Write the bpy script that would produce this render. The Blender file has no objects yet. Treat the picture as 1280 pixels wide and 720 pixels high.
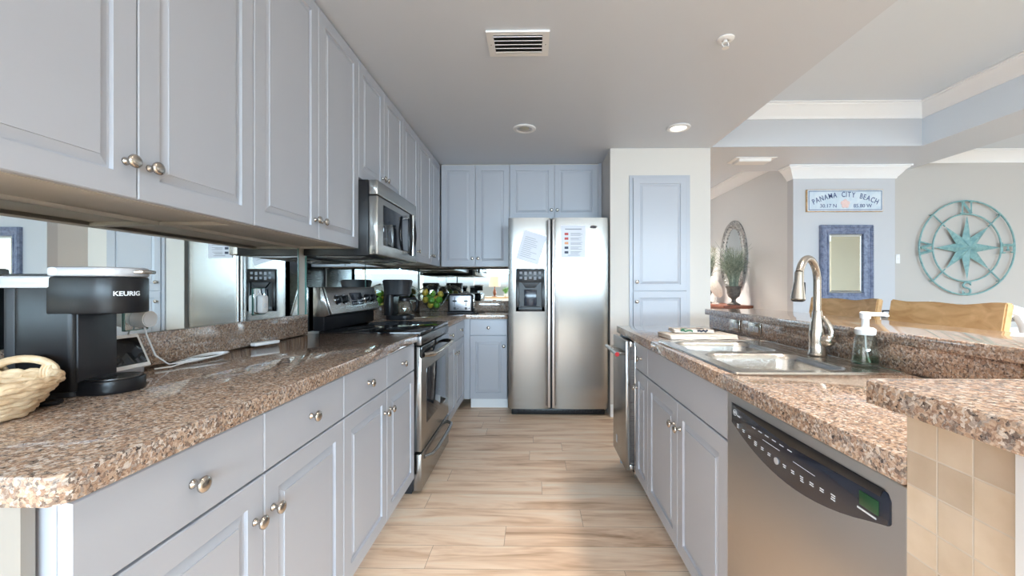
import bpy, bmesh, math, random
from math import sin, cos, pi, radians
from mathutils import Vector, Matrix
random.seed(7)
S = bpy.context.scene
COL = S.collection

# ------------------------------------------------------------------ camera, world, lights, exposure
cam = bpy.data.cameras.new('camera'); camo = bpy.data.objects.new('camera', cam); COL.objects.link(camo)
camo.location = (0, 0, 1.18)
camo.rotation_euler = (radians(90), 0, radians(0.9))
cam.sensor_width = 36.0
cam.lens = 510 / 1280 * 36.0
cam.shift_x = -19.0 / 1280
cam.shift_y = -0.7 / 1280
cam.clip_start = 0.02
S.camera = camo

S.view_settings.view_transform = 'Standard'
S.view_settings.look = 'None'
S.view_settings.gamma = 1.0
S.view_settings.use_curve_mapping = False
S.view_settings.exposure = -0.41

W = bpy.data.worlds.new('sky'); S.world = W; W.use_nodes = True
bg = W.node_tree.nodes['Background']
bg.inputs[1].default_value = 2.3
_n = W.node_tree.nodes; _l = W.node_tree.links
_tc = _n.new('ShaderNodeTexCoord'); _sx = _n.new('ShaderNodeSeparateXYZ'); _cr = _n.new('ShaderNodeValToRGB')
_l.new(_tc.outputs['Generated'], _sx.inputs[0]); _l.new(_sx.outputs[2], _cr.inputs[0]); _l.new(_cr.outputs[0], bg.inputs[0])
_e = _cr.color_ramp.elements; _e[0].position = 0.0; _e[0].color = (0.30, 0.31, 0.30, 1); _e[1].position = 0.02; _e[1].color = (0.80, 0.90, 1.0, 1)

def area_light(name, loc, rot, sx, sy, power, color, spread=180):
    l = bpy.data.lights.new(name, 'AREA'); l.shape = 'RECTANGLE'; l.size = sx; l.size_y = sy
    l.energy = power; l.color = color; l.spread = radians(spread)
    o = bpy.data.objects.new(name, l); COL.objects.link(o); o.location = loc; o.rotation_euler = rot
    return o
# daylight through the glazed rear wall; unseen dining and living windows added for light
area_light('rear_window_daylight', (1.6, -7.40, 2.45), (radians(32), 0, 0), 9.4, 2.6, 6500, (0.60, 0.82, 1.0))
area_light('dining_added_daylight', (7.12, 1.9, 1.3), (radians(90), 0, radians(90)), 2.4, 2.1, 35, (1.0, 0.96, 0.90))  # added source, lights the compass wall from the side
area_light('living_added_daylight', (-3.62, -2.9, 1.3), (radians(90), 0, radians(-90)), 5.0, 2.1, 110, (1.0, 0.96, 0.90))  # added source, brightens the right-hand cabinets
def spot(name, loc, power, color=(1.0, 0.90, 0.79), angle=104, blend=0.75, r=0.12):
    l = bpy.data.lights.new(name, 'SPOT'); l.energy = power; l.color = color; l.spot_size = radians(angle); l.spot_blend = blend
    l.shadow_soft_size = r
    o = bpy.data.objects.new(name, l); COL.objects.link(o); o.location = loc
    return o
LAMP_W = 88.0
S.cycles.max_bounces = 10
S.cycles.diffuse_bounces = 5
S.cycles.glossy_bounces = 6
S.cycles.transmission_bounces = 8
S.cycles.sample_clamp_indirect = 6.0
S.cycles.caustics_reflective = False
S.cycles.caustics_refractive = False

# ------------------------------------------------------------------ materials
def lin(c):
    c = c / 255.0
    return c / 12.92 if c <= 0.04045 else ((c + 0.055) / 1.055) ** 2.4
def rgb(r, g, b): return (lin(r), lin(g), lin(b), 1)
def mat(name, color, rough=0.5, metal=0.0, **kw):
    m = bpy.data.materials.new(name); m.use_nodes = True
    b = m.node_tree.nodes['Principled BSDF']
    b.inputs['Base Color'].default_value = color
    b.inputs['Roughness'].default_value = rough
    b.inputs['Metallic'].default_value = metal
    for k, v in kw.items(): b.inputs[k.replace('_', ' ')].default_value = v
    return m
def nodes(m): return m.node_tree.nodes, m.node_tree.links, m.node_tree.nodes['Principled BSDF']
def ramp(n, stops, interp='LINEAR'):
    r = n.new('ShaderNodeValToRGB'); e = r.color_ramp.elements; r.color_ramp.interpolation = interp
    while len(e) < len(stops): e.new(0.5)
    for i, (p, c) in enumerate(stops): e[i].position = p; e[i].color = c
    return r
def mapped(n, l, scale, coord='Object'):
    t = n.new('ShaderNodeTexCoord'); mp = n.new('ShaderNodeMapping'); mp.inputs['Scale'].default_value = scale
    l.new(t.outputs[coord], mp.inputs['Vector']); return mp
def world_mapped(n, l, scale):
    t = n.new('ShaderNodeNewGeometry'); mp = n.new('ShaderNodeMapping'); mp.inputs['Scale'].default_value = scale
    l.new(t.outputs['Position'], mp.inputs['Vector']); return mp
def bump(n, l, b, height, strength, dist=0.002):
    bp = n.new('ShaderNodeBump'); bp.inputs['Strength'].default_value = strength; bp.inputs['Distance'].default_value = dist
    l.new(height, bp.inputs['Height']); l.new(bp.outputs[0], b.inputs['Normal'])

def painted(name, color, rough=0.5, grain=0.12, scale=180):
    m = mat(name, color, rough); n, l, b = nodes(m)
    nz = n.new('ShaderNodeTexNoise'); nz.inputs['Scale'].default_value = scale; nz.inputs['Detail'].default_value = 3
    mp = world_mapped(n, l, (1, 1, 1)); l.new(mp.outputs[0], nz.inputs['Vector'])
    bump(n, l, b, nz.outputs[0], grain, 0.001)
    return m

M = {}
M['cab'] = painted('cabinet_paint', rgb(180, 183, 191), 0.33, 0.04, 90)
M['cab_in'] = painted('cabinet_underside', rgb(198, 192, 184), 0.45, 0.05, 90)
M['toe_white'] = painted('toe_kick_white', rgb(236, 238, 240), 0.5)
M['wall_white'] = painted('wall_white', rgb(214, 208, 201), 0.6)
M['wall_cool'] = painted('wall_cool_white', rgb(195, 197, 202), 0.6)
M['wall_grey'] = painted('wall_pale_grey', rgb(189, 185, 181), 0.6)
M['wall_beige'] = painted('wall_greige', rgb(216, 218, 220), 0.42)
M['curtain_beige'] = painted('curtain_beige', rgb(176, 168, 150), 0.8)
M['ceil'] = painted('ceiling_greige', rgb(213, 219, 228), 0.45, 0.1, 120)
M['ceil_tray'] = painted('ceiling_tray', rgb(222, 231, 241), 0.6)
M['trim'] = painted('trim_white', rgb(244, 245, 247), 0.4, 0.03)
M['black_gap'] = mat('dark_gap', rgb(22, 22, 24), 0.6)

def granite():
    m = mat('granite', (0.3, 0.25, 0.2, 1), 0.05, 0.0, Specular_IOR_Level=0.9); n, l, b = nodes(m)
    g = world_mapped(n, l, (1, 1, 1))
    nz = n.new('ShaderNodeTexNoise'); nz.inputs['Scale'].default_value = 160; nz.inputs['Detail'].default_value = 2
    l.new(g.outputs[0], nz.inputs['Vector'])
    mx = n.new('ShaderNodeMix'); mx.data_type = 'RGBA'; mx.blend_type = 'LINEAR_LIGHT'
    mx.inputs['Factor'].default_value = 0.006
    l.new(g.outputs[0], mx.inputs['A']); l.new(nz.outputs['Color'], mx.inputs['B'])
    v = n.new('ShaderNodeTexVoronoi'); v.inputs['Scale'].default_value = 185
    l.new(mx.outputs['Result'], v.inputs['Vector'])
    sp = n.new('ShaderNodeSeparateColor'); l.new(v.outputs['Color'], sp.inputs[0])
    r1 = ramp(n, [(0.0, rgb(56, 49, 48)), (0.12, rgb(108, 90, 80)), (0.26, rgb(142, 110, 90)), (0.40, rgb(170, 139, 115)),
                  (0.58, rgb(192, 166, 144)), (0.74, rgb(150, 140, 133)), (0.86, rgb(212, 200, 188))], 'CONSTANT')
    l.new(sp.outputs[0], r1.inputs[0])
    v2 = n.new('ShaderNodeTexVoronoi'); v2.inputs['Scale'].default_value = 330
    l.new(mx.outputs['Result'], v2.inputs['Vector'])
    sp2 = n.new('ShaderNodeSeparateColor'); l.new(v2.outputs['Color'], sp2.inputs[0])
    r2 = ramp(n, [(0.0, rgb(80, 70, 66)), (0.16, rgb(164, 138, 120)), (0.7, rgb(204, 186, 170))], 'CONSTANT')
    l.new(sp2.outputs[1], r2.inputs[0])
    m2 = n.new('ShaderNodeMix'); m2.data_type = 'RGBA'; m2.inputs['Factor'].default_value = 0.35
    l.new(r1.outputs[0], m2.inputs['A']); l.new(r2.outputs[0], m2.inputs['B'])
    l.new(m2.outputs['Result'], b.inputs['Base Color'])
    return m
M['granite'] = granite()

def floor_mat():
    m = mat('floor_planks', rgb(200, 170, 140), 0.42); n, l, b = nodes(m)
    g = world_mapped(n, l, (1, 1, 1))
    br = n.new('ShaderNodeTexBrick')
    br.inputs['Scale'].default_value = 1.0; br.inputs['Brick Width'].default_value = 1.22; br.inputs['Row Height'].default_value = 0.155
    br.inputs['Mortar Size'].default_value = 0.0011; br.inputs['Mortar Smooth'].default_value = 0.0
    br.offset = 0.0
    br.inputs['Color1'].default_value = (0, 0, 0, 1); br.inputs['Color2'].default_value = (1, 1, 1, 1); br.inputs['Mortar'].default_value = (0.5, 0.5, 0.5, 1)
    sy = n.new('ShaderNodeSeparateXYZ'); l.new(g.outputs[0], sy.inputs[0])
    dv_ = n.new('ShaderNodeMath'); dv_.operation = 'DIVIDE'; dv_.inputs[1].default_value = 0.155; l.new(sy.outputs[1], dv_.inputs[0])
    fl = n.new('ShaderNodeMath'); fl.operation = 'FLOOR'; l.new(dv_.outputs[0], fl.inputs[0])
    wn = n.new('ShaderNodeTexWhiteNoise'); wn.noise_dimensions = '1D'; l.new(fl.outputs[0], wn.inputs['W'])
    ax_ = n.new('ShaderNodeMath'); ax_.operation = 'MULTIPLY_ADD'; ax_.inputs[1].default_value = 1.22; l.new(wn.outputs['Value'], ax_.inputs[0]); l.new(sy.outputs[0], ax_.inputs[2])
    cv = n.new('ShaderNodeCombineXYZ'); l.new(ax_.outputs[0], cv.inputs[0]); l.new(sy.outputs[1], cv.inputs[1])
    l.new(cv.outputs[0], br.inputs['Vector'])
    # per plank shift so that the figure breaks at each joint
    off = n.new('ShaderNodeVectorMath'); off.operation = 'MULTIPLY_ADD'
    off.inputs[1].default_value = (7.3, 3.1, 1.7)
    l.new(br.outputs['Color'], off.inputs[0]); l.new(cv.outputs[0], off.inputs[2])
    mp = n.new('ShaderNodeMapping'); mp.inputs['Scale'].default_value = (0.75, 5.2, 1); l.new(off.outputs[0], mp.inputs['Vector'])
    n1 = n.new('ShaderNodeTexNoise'); n1.inputs['Scale'].default_value = 2.0; n1.inputs['Detail'].default_value = 4; n1.inputs['Roughness'].default_value = 0.62
    n1.inputs['Distortion'].default_value = 0.6
    l.new(mp.outputs[0], n1.inputs['Vector'])
    mp2 = n.new('ShaderNodeMapping'); mp2.inputs['Scale'].default_value = (4, 70, 1); l.new(off.outputs[0], mp2.inputs['Vector'])
    n2 = n.new('ShaderNodeTexNoise'); n2.inputs['Scale'].default_value = 2.2; n2.inputs['Detail'].default_value = 5
    l.new(mp2.outputs[0], n2.inputs['Vector'])
    r1 = ramp(n, [(0.27, rgb(182, 142, 112)), (0.40, rgb(226, 190, 158)), (0.52, rgb(248, 219, 191)), (0.74, rgb(252, 236, 216))])
    l.new(n1.outputs[0], r1.inputs[0])
    r2 = ramp(n, [(0.3, (0.80, 0.78, 0.76, 1)), (0.62, (1, 1, 1, 1))]); l.new(n2.outputs[0], r2.inputs[0])
    mm = n.new('ShaderNodeMix'); mm.data_type = 'RGBA'; mm.blend_type = 'MULTIPLY'; mm.inputs['Factor'].default_value = 0.38
    l.new(r1.outputs[0], mm.inputs['A']); l.new(r2.outputs[0], mm.inputs['B'])
    jn = n.new('ShaderNodeMix'); jn.data_type = 'RGBA'; jn.inputs['B'].default_value = rgb(172, 140, 114)
    l.new(br.outputs['Fac'], jn.inputs['Factor']); l.new(mm.outputs['Result'], jn.inputs['A'])
    l.new(jn.outputs['Result'], b.inputs['Base Color'])
    bump(n, l, b, n2.outputs[0], 0.12, 0.002)
    return m
M['floor'] = floor_mat()

def steel(name, color=(190, 188, 185), rough=0.27, axis=(1, 1, 60), strength=0.05, aniso=0.0):
    m = mat(name, rgb(*color), rough, 1.0); n, l, b = nodes(m)
    mp = mapped(n, l, axis); nz = n.new('ShaderNodeTexNoise'); nz.inputs['Scale'].default_value = 6; nz.inputs['Detail'].default_value = 3
    l.new(mp.outputs[0], nz.inputs['Vector'])
    k_ = 0.04 if aniso else 0.2
    r = ramp(n, [(0.3, (rough * (1 - k_),) * 3 + (1,)), (0.7, (rough * (1 + k_),) * 3 + (1,))]); l.new(nz.outputs[0], r.inputs[0])
    l.new(r.outputs[0], b.inputs['Roughness'])
    if strength: bump(n, l, b, nz.outputs[0], strength, 0.0015)
    if aniso:
        b.inputs['Anisotropic'].default_value = aniso
        vt = n.new('ShaderNodeVectorTransform'); vt.vector_type = 'VECTOR'; vt.convert_from = 'OBJECT'; vt.convert_to = 'WORLD'
        vt.inputs[0].default_value = (1, 0, 0); l.new(vt.outputs[0], b.inputs['Tangent'])
    return m
M['steel'] = steel('stainless_steel', (170, 168, 165), 0.25, (1, 1, 60), 0.0, 0.88)
M['steel_warm'] = steel('stainless_dishwasher', (192, 186, 180), 0.36, (1, 1, 60), 0.01, 0.8)
M['steel_sink'] = steel('sink_steel', (206, 202, 196), 0.24, (60, 1, 60), 0.015)
M['nickel'] = mat('brushed_nickel', rgb(192, 185, 176), 0.24, 1.0)
M['satin'] = mat('satin_bright_steel', rgb(222, 222, 224), 0.24, 1.0)
M['toaster_front'] = mat('toaster_front_steel', rgb(150, 150, 154), 0.3, 1.0)
M['burner'] = mat('burner_ring_grey', rgb(52, 54, 58), 0.4)
M['chrome'] = mat('chrome', rgb(222, 224, 226), 0.08, 1.0)
M['dark_steel'] = steel('dark_steel', (120, 118, 118), 0.3)
M['mirror'] = mat('mirror_glass', (0.80, 0.86, 0.86, 1), 0.01, 1.0)
M['mirror_edge'] = mat('mirror_edge_green', rgb(96, 140, 134), 0.1)
M['black'] = mat('black_plastic', rgb(24, 24, 27), 0.32, 0.0, Specular_IOR_Level=0.35)
M['black_matte'] = mat('black_matte', rgb(38, 39, 43), 0.5)
M['black_glass'] = mat('black_glass', rgb(14, 15, 18), 0.04)
M['panel_blue'] = mat('control_panel_dark_blue', rgb(30, 36, 50), 0.18)
M['white_plastic'] = mat('white_plastic', rgb(238, 238, 238), 0.35)
M['silver_plastic'] = mat('silver_plastic', rgb(200, 202, 208), 0.3, 0.4)
M['print_white'] = mat('print_white', rgb(225, 228, 232), 0.5)
M['print_grey'] = mat('print_grey', rgb(150, 152, 160), 0.6)
M['print_red'] = mat('print_red', rgb(190, 70, 60), 0.5)
M['print_orange'] = mat('print_orange', rgb(226, 160, 110), 0.5)
M['print_navy'] = mat('print_navy', rgb(52, 58, 78), 0.5)
M['lcd'] = mat('lcd_green', rgb(28, 68, 40), 0.3); nodes(M['lcd'])[2].inputs['Emission Color'].default_value = rgb(60, 140, 70); nodes(M['lcd'])[2].inputs['Emission Strength'].default_value = 0.04


def thin_glass(name, tint=(1, 1, 1, 1), ior=1.45, rough=0.0):
    m = bpy.data.materials.new(name); m.use_nodes = True; n = m.node_tree.nodes; l = m.node_tree.links
    n.remove(n['Principled BSDF']); out = n['Material Output']
    tr = n.new('ShaderNodeBsdfTransparent'); tr.inputs[0].default_value = tint
    gl = n.new('ShaderNodeBsdfGlossy'); gl.inputs['Roughness'].default_value = rough
    fr = n.new('ShaderNodeFresnel'); ge = n.new('ShaderNodeNewGeometry'); mr = n.new('ShaderNodeMapRange')
    mr.inputs['To Min'].default_value = ior; mr.inputs['To Max'].default_value = 1.0 / ior
    l.new(ge.outputs['Backfacing'], mr.inputs['Value']); l.new(mr.outputs[0], fr.inputs[0])
    mx = n.new('ShaderNodeMixShader'); l.new(fr.outputs[0], mx.inputs[0]); l.new(tr.outputs[0], mx.inputs[1]); l.new(gl.outputs[0], mx.inputs[2])
    l.new(mx.outputs[0], out.inputs['Surface'])
    return m
M['window_glass'] = thin_glass('window_glass')
M['glass'] = thin_glass('clear_glass', (0.91, 0.95, 0.945, 1), 1.8)
M['wrap'] = thin_glass('plastic_wrap', (0.97, 0.98, 0.98, 1), 1.6, 0.05)
M['soap'] = thin_glass('green_soap', (0.48, 0.82, 0.68, 1), 1.4)
M['oven_glass'] = mat('oven_glass', rgb(30, 33, 40), 0.05)
M['paper'] = mat('paper_sheet', rgb(216, 216, 224), 0.35)
M['terracotta'] = mat('terracotta', rgb(120, 70, 50), 0.6)

def tile_mat():
    m = mat('travertine_tile', rgb(214, 190, 164), 0.5); n, l, b = nodes(m)
    g = n.new('ShaderNodeNewGeometry'); cb = n.new('ShaderNodeSeparateXYZ'); l.new(g.outputs['Position'], cb.inputs[0])
    ad = n.new('ShaderNodeMath'); ad.operation = 'ADD'; l.new(cb.outputs[0], ad.inputs[0]); l.new(cb.outputs[1], ad.inputs[1])
    cx = n.new('ShaderNodeCombineXYZ'); l.new(ad.outputs[0], cx.inputs[0]); l.new(cb.outputs[2], cx.inputs[1])
    sh = n.new('ShaderNodeVectorMath'); sh.operation = 'ADD'; sh.inputs[1].default_value = (0.028, 0.0119, 0); l.new(cx.outputs[0], sh.inputs[0])
    br = n.new('ShaderNodeTexBrick'); br.offset = 0.0; br.inputs['Scale'].default_value = 1
    br.inputs['Brick Width'].default_value = 0.0475; br.inputs['Row Height'].default_value = 0.0525
    br.inputs['Mortar Size'].default_value = 0.0014; br.inputs['Mortar Smooth'].default_value = 0.3
    br.inputs['Color1'].default_value = rgb(186, 169, 150); br.inputs['Color2'].default_value = rgb(222, 205, 184); br.inputs['Mortar'].default_value = rgb(208, 198, 186)
    l.new(sh.outputs[0], br.inputs['Vector'])
    nz = n.new('ShaderNodeTexNoise'); nz.inputs['Scale'].default_value = 22; nz.inputs['Detail'].default_value = 5; l.new(g.outputs['Position'], nz.inputs['Vector'])
    r = ramp(n, [(0.3, (0.84, 0.80, 0.74, 1)), (0.65, (1, 1, 1, 1))]); l.new(nz.outputs[0], r.inputs[0])
    mm = n.new('ShaderNodeMix'); mm.data_type = 'RGBA'; mm.blend_type = 'MULTIPLY'; mm.inputs['Factor'].default_value = 0.7
    l.new(br.outputs['Color'], mm.inputs['A']); l.new(r.outputs[0], mm.inputs['B']); l.new(mm.outputs['Result'], b.inputs['Base Color'])
    iv = n.new('ShaderNodeMath'); iv.operation = 'SUBTRACT'; iv.inputs[0].default_value = 1; l.new(br.outputs['Fac'], iv.inputs[1])
    bump(n, l, b, iv.outputs[0], 0.5, 0.002)
    return m
M['tile'] = tile_mat()
M['tile_pale'] = mat('tile_pale', rgb(152, 147, 140), 0.4)

def noisy(name, c1, c2, rough, scale, axis=(1, 1, 1), strength=0.2, coord='Object', detail=4, metal=0.0):
    m = mat(name, rgb(*c1), rough, metal); n, l, b = nodes(m)
    mp = mapped(n, l, axis, coord); nz = n.new('ShaderNodeTexNoise'); nz.inputs['Scale'].default_value = scale; nz.inputs['Detail'].default_value = detail
    nz.inputs['Distortion'].default_value = 0.8
    l.new(mp.outputs[0], nz.inputs['Vector'])
    r = ramp(n, [(0.32, rgb(*c1)), (0.66, rgb(*c2))]); l.new(nz.outputs[0], r.inputs[0]); l.new(r.outputs[0], b.inputs['Base Color'])
    bump(n, l, b, nz.outputs[0], strength, 0.002)
    return m
M['wood'] = noisy('live_edge_wood', (184, 142, 94), (218, 182, 134), 0.45, 4, (5, 2, 5), 0.15)
M['wood_red'] = noisy('cherry_wood', (92, 50, 36), (124, 70, 48), 0.35, 4, (8, 1, 8), 0.1)
M['wicker'] = noisy('wicker', (208, 174, 134), (240, 216, 182), 0.55, 30, (1, 1, 1), 0.3)
M['verdigris'] = noisy('verdigris_metal', (104, 146, 150), (140, 178, 178), 0.5, 18, (1, 1, 1), 0.3)
M['frame_blue'] = noisy('frame_blue_pewter', (88, 98, 124), (128, 138, 164), 0.4, 25, (1, 1, 1), 0.2)
M['pewter'] = noisy('pewter_frame', (120, 122, 124), (190, 192, 192), 0.3, 30, (1, 1, 1), 0.2, metal=0.6)
M['sign_blue'] = noisy('sign_pale_blue', (190, 206, 220), (212, 222, 230), 0.6, 10, (1, 1, 1), 0.1)
M['sign_border'] = mat('sign_border', rgb(84, 98, 138), 0.6)
M['sign_ink'] = mat('sign_ink', rgb(70, 84, 130), 0.6)
M['shell_pink'] = mat('shell_pink', rgb(228, 200, 196), 0.6)
M['shell_white'] = noisy('sand_dollar_white', (222, 218, 208), (242, 240, 234), 0.6, 20)
M['urn'] = noisy('urn_iron', (64, 62, 60), (96, 92, 88), 0.5, 25)
M['grass'] = noisy('grass_blades', (92, 106, 96), (156, 166, 150), 0.6, 30)
M['feather'] = mat('feather_grass', rgb(160, 162, 146), 0.7)
M['towel'] = noisy('towel_cream', (226, 212, 198), (240, 228, 216), 0.9, 60)
M['towel_green'] = mat('towel_print_green', rgb(58, 112, 84), 0.8)
M['towel_navy'] = mat('towel_print_navy', rgb(48, 52, 66), 0.8)
M['lemon'] = noisy('lemon_skin', (216, 176, 52), (236, 204, 84), 0.4, 60, strength=0.3)
M['lime'] = noisy('green_apple_skin', (96, 158, 52), (138, 190, 70), 0.35, 20)
M['leaf'] = noisy('leaf_green', (78, 128, 66), (122, 168, 92), 0.5, 20)
M['table_grey'] = noisy('table_top_grey', (168, 166, 164), (190, 188, 186), 0.4, 12)
M['red'] = mat('red_medallion', rgb(196, 42, 52), 0.3)
M['shade'] = mat('lamp_shade', rgb(236, 200, 160), 0.7); nodes(M['shade'])[2].inputs['Emission Color'].default_value = (1, 0.72, 0.45, 1); nodes(M['shade'])[2].inputs['Emission Strength'].default_value = 0.9
M['bulb'] = mat('lit_bulb', (1, 0.95, 0.85, 1), 0.5); nodes(M['bulb'])[2].inputs['Emission Color'].default_value = (1, 0.90, 0.74, 1); nodes(M['bulb'])[2].inputs['Emission Strength'].default_value = 5.0
M['bulb_off'] = mat('unlit_bulb', rgb(176, 176, 166), 0.3)

# ------------------------------------------------------------------ mesh helpers
class MB:
    def __init__(s): s.bm = bmesh.new()
    def merge(s, b2):
        me = bpy.data.meshes.new('tmp'); b2.to_mesh(me); b2.free(); s.bm.from_mesh(me); bpy.data.meshes.remove(me); return s
    def box(s, x0, x1, y0, y1, z0, z1, bev=0.0, seg=2):
        b = bmesh.new()
        r = bmesh.ops.create_cube(b, size=1.0)
        for v in b.verts: v.co = Vector(((x0 + x1) / 2 + v.co.x * (x1 - x0), (y0 + y1) / 2 + v.co.y * (y1 - y0), (z0 + z1) / 2 + v.co.z * (z1 - z0)))
        if bev: bmesh.ops.bevel(b, geom=list(b.edges), offset=bev, segments=seg, affect='EDGES', profile=0.5)
        return s.merge(b)
    def cyl(s, p0, p1, r0, r1=None, seg=24, cap=True):
        r1 = r0 if r1 is None else r1
        p0 = Vector(p0); p1 = Vector(p1); d = p1 - p0
        b = bmesh.new(); bmesh.ops.create_cone(b, cap_ends=cap, segments=seg, radius1=r0, radius2=r1, depth=d.length)
        b.transform(Matrix.Translation((p0 + p1) / 2) @ d.to_track_quat('Z', 'Y').to_matrix().to_4x4())
        return s.merge(b)
    def ball(s, c, r, seg=20):
        b = bmesh.new(); bmesh.ops.create_uvsphere(b, u_segments=seg, v_segments=max(8, seg // 2), radius=1)
        rr = r if hasattr(r, '__len__') else (r, r, r)
        for v in b.verts: v.co = Vector((c[0] + v.co.x * rr[0], c[1] + v.co.y * rr[1], c[2] + v.co.z * rr[2]))
        return s.merge(b)
    def lathe(s, prof, mtx=None, seg=32, sx=1, sy=1):
        b = bmesh.new(); rings = []
        for r, z in prof:
            if r < 1e-6: rings.append([b.verts.new((0, 0, z))])
            else: rings.append([b.verts.new((r * cos(2 * pi * i / seg) * sx, r * sin(2 * pi * i / seg) * sy, z)) for i in range(seg)])
        for a, c in zip(rings, rings[1:]):
            for i in range(seg):
                j = (i + 1) % seg
                if len(a) == 1 and len(c) == 1: continue
                if len(a) == 1: b.faces.new((a[0], c[j], c[i]))
                elif len(c) == 1: b.faces.new((a[i], a[j], c[0]))
                else: b.faces.new((a[i], a[j], c[j], c[i]))
        bmesh.ops.recalc_face_normals(b, faces=list(b.faces))
        if mtx is not None: b.transform(mtx)
        return s.merge(b)
    def tube(s, pts, r, seg=10, closed=False, flat=1.0):
        b = bmesh.new(); pts = [Vector(p) for p in pts]; n = len(pts); rings = []
        rad = r if hasattr(r, '__len__') else [r] * n
        up = None
        for i, p in enumerate(pts):
            a = pts[(i - 1) % n] if (closed or i > 0) else p
            c = pts[(i + 1) % n] if (closed or i < n - 1) else p
            t = (c - a).normalized()
            if up is None:
                up = Vector((0, 0, 1)) if abs(t.z) < 0.9 else Vector((1, 0, 0))
            u = (up - t * up.dot(t)).normalized(); w = t.cross(u); up = u
            rings.append([b.verts.new(p + u * (rad[i] * cos(2 * pi * k / seg)) + w * (rad[i] * flat * sin(2 * pi * k / seg))) for k in range(seg)])
        m = n if closed else n - 1
        for i in range(m):
            a, c = rings[i], rings[(i + 1) % n]
            for k in range(seg):
                j = (k + 1) % seg; b.faces.new((a[k], a[j], c[j], c[k]))
        if not closed: b.faces.new(rings[0]); b.faces.new(rings[-1])
        bmesh.ops.recalc_face_normals(b, faces=list(b.faces))
        return s.merge(b)
    def prism(s, poly, f0, f1, bev=0.0):
        # poly: 2D points; f0/f1 map (a,b) to 3D
        b = bmesh.new()
        A = [b.verts.new(f0(*p)) for p in poly]; B = [b.verts.new(f1(*p)) for p in poly]
        b.faces.new(A); b.faces.new(B[::-1])
        for i in range(len(poly)):
            j = (i + 1) % len(poly); b.faces.new((A[i], B[i], B[j], A[j]))
        bmesh.ops.recalc_face_normals(b, faces=list(b.faces))
        if bev: bmesh.ops.bevel(b, geom=list(b.edges), offset=bev, segments=2, affect='EDGES', profile=0.5)
        return s.merge(b)
    def xy_prism(s, poly, z0, z1, bev=0.0): return s.prism(poly, lambda a, c: (a, c, z0), lambda a, c: (a, c, z1), bev)
    def xz_prism(s, poly, y0, y1, bev=0.0): return s.prism(poly, lambda a, c: (a, y0, c), lambda a, c: (a, y1, c), bev)
    def yz_prism(s, poly, x0, x1, bev=0.0): return s.prism(poly, lambda a, c: (x0, a, c), lambda a, c: (x1, a, c), bev)
    def panel(s, x0, x1, z0, z1, t, prof):
        # raised panel door: front at y=0 facing -y, back at y=t; prof = [(inset, y), ...]
        b = bmesh.new(); rings = []
        for ins, y in prof:
            rings.append([b.verts.new(p) for p in ((x0 + ins, y, z0 + ins), (x1 - ins, y, z0 + ins), (x1 - ins, y, z1 - ins), (x0 + ins, y, z1 - ins))])
        for a, c in zip(rings, rings[1:]):
            for i in range(4):
                j = (i + 1) % 4; b.faces.new((a[i], a[j], c[j], c[i]))
        b.faces.new(rings[0][::-1]); b.faces.new(rings[-1])
        bmesh.ops.recalc_face_normals(b, faces=list(b.faces))
        return s.merge(b)
    def sweep(s, path, prof, closed=False):
        # path: 2D (x,y); prof: closed loop of (out, z), out to the right of the direction of travel; mitred
        b = bmesh.new(); n = len(path); P = [Vector((p[0], p[1])) for p in path]; rings = []
        for i in range(n):
            d1 = (P[i] - P[i - 1]).normalized() if (i > 0 or closed) else None
            d2 = (P[(i + 1) % n] - P[i]).normalized() if (i < n - 1 or closed) else None
            d1 = d1 or d2; d2 = d2 or d1
            n1 = Vector((d1.y, -d1.x)); n2 = Vector((d2.y, -d2.x)); mv = (n1 + n2); mv = mv / max(0.2, mv.dot(n1))
            rings.append([b.verts.new((P[i].x + mv.x * o, P[i].y + mv.y * o, z)) for o, z in prof])
        k = len(prof)
        for i in range(n if closed else n - 1):
            a, c = rings[i], rings[(i + 1) % n]
            for q in range(k):
                r = (q + 1) % k; b.faces.new((a[q], a[r], c[r], c[q]))
        if not closed: b.faces.new(rings[0]); b.faces.new(rings[-1][::-1])
        bmesh.ops.recalc_face_normals(b, faces=list(b.faces))
        return s.merge(b)
    def text(s, txt, size, fn, ext=0.0, bold=0.0, res=3):
        c = bpy.data.curves.new('txt', 'FONT'); c.body = txt; c.size = size; c.align_x = 'CENTER'; c.align_y = 'CENTER'
        c.extrude = ext; c.offset = bold; c.resolution_u = res
        o = bpy.data.objects.new('txt', c); me = o.to_mesh()
        b = bmesh.new(); b.from_mesh(me); o.to_mesh_clear(); bpy.data.objects.remove(o); bpy.data.curves.remove(c)
        for v in b.verts: v.co = Vector(fn(v.co.x, v.co.y, v.co.z))
        return s.merge(b)
    def build(s, name, m, parent=None, loc=None, rot=None, smooth=True, angle=35):
        me = bpy.data.meshes.new(name); s.bm.to_mesh(me); s.bm.free()
        if smooth:
            for p in me.polygons: p.use_smooth = True
            me.set_sharp_from_angle(angle=radians(angle))
        me.materials.append(m if not isinstance(m, str) else M[m])
        return link(name, me, parent, loc, rot)
def link(name, me, parent=None, loc=None, rot=None):
    o = bpy.data.objects.new(name, me); COL.objects.link(o)
    if parent is not None: o.parent = parent
    if loc: o.location = loc
    if rot: o.rotation_euler = rot
    return o
def tag(o, label, cat, group=None):
    o['label'] = label; o['category'] = cat
    if group: o['group'] = group
    return o
def thing(name, label, cat, loc=(0, 0, 0), rz=0.0, group=None):
    o = bpy.data.objects.new(name, None); COL.objects.link(o); o.empty_display_size = 0.1
    o.location = loc; o.rotation_euler = (0, 0, rz)
    return tag(o, label, cat, group)
def struct(o): o['kind'] = 'structure'; return o
def sbox(name, m, *a, **k): return struct(MB().box(*a, **k).build(name, m))

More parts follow.
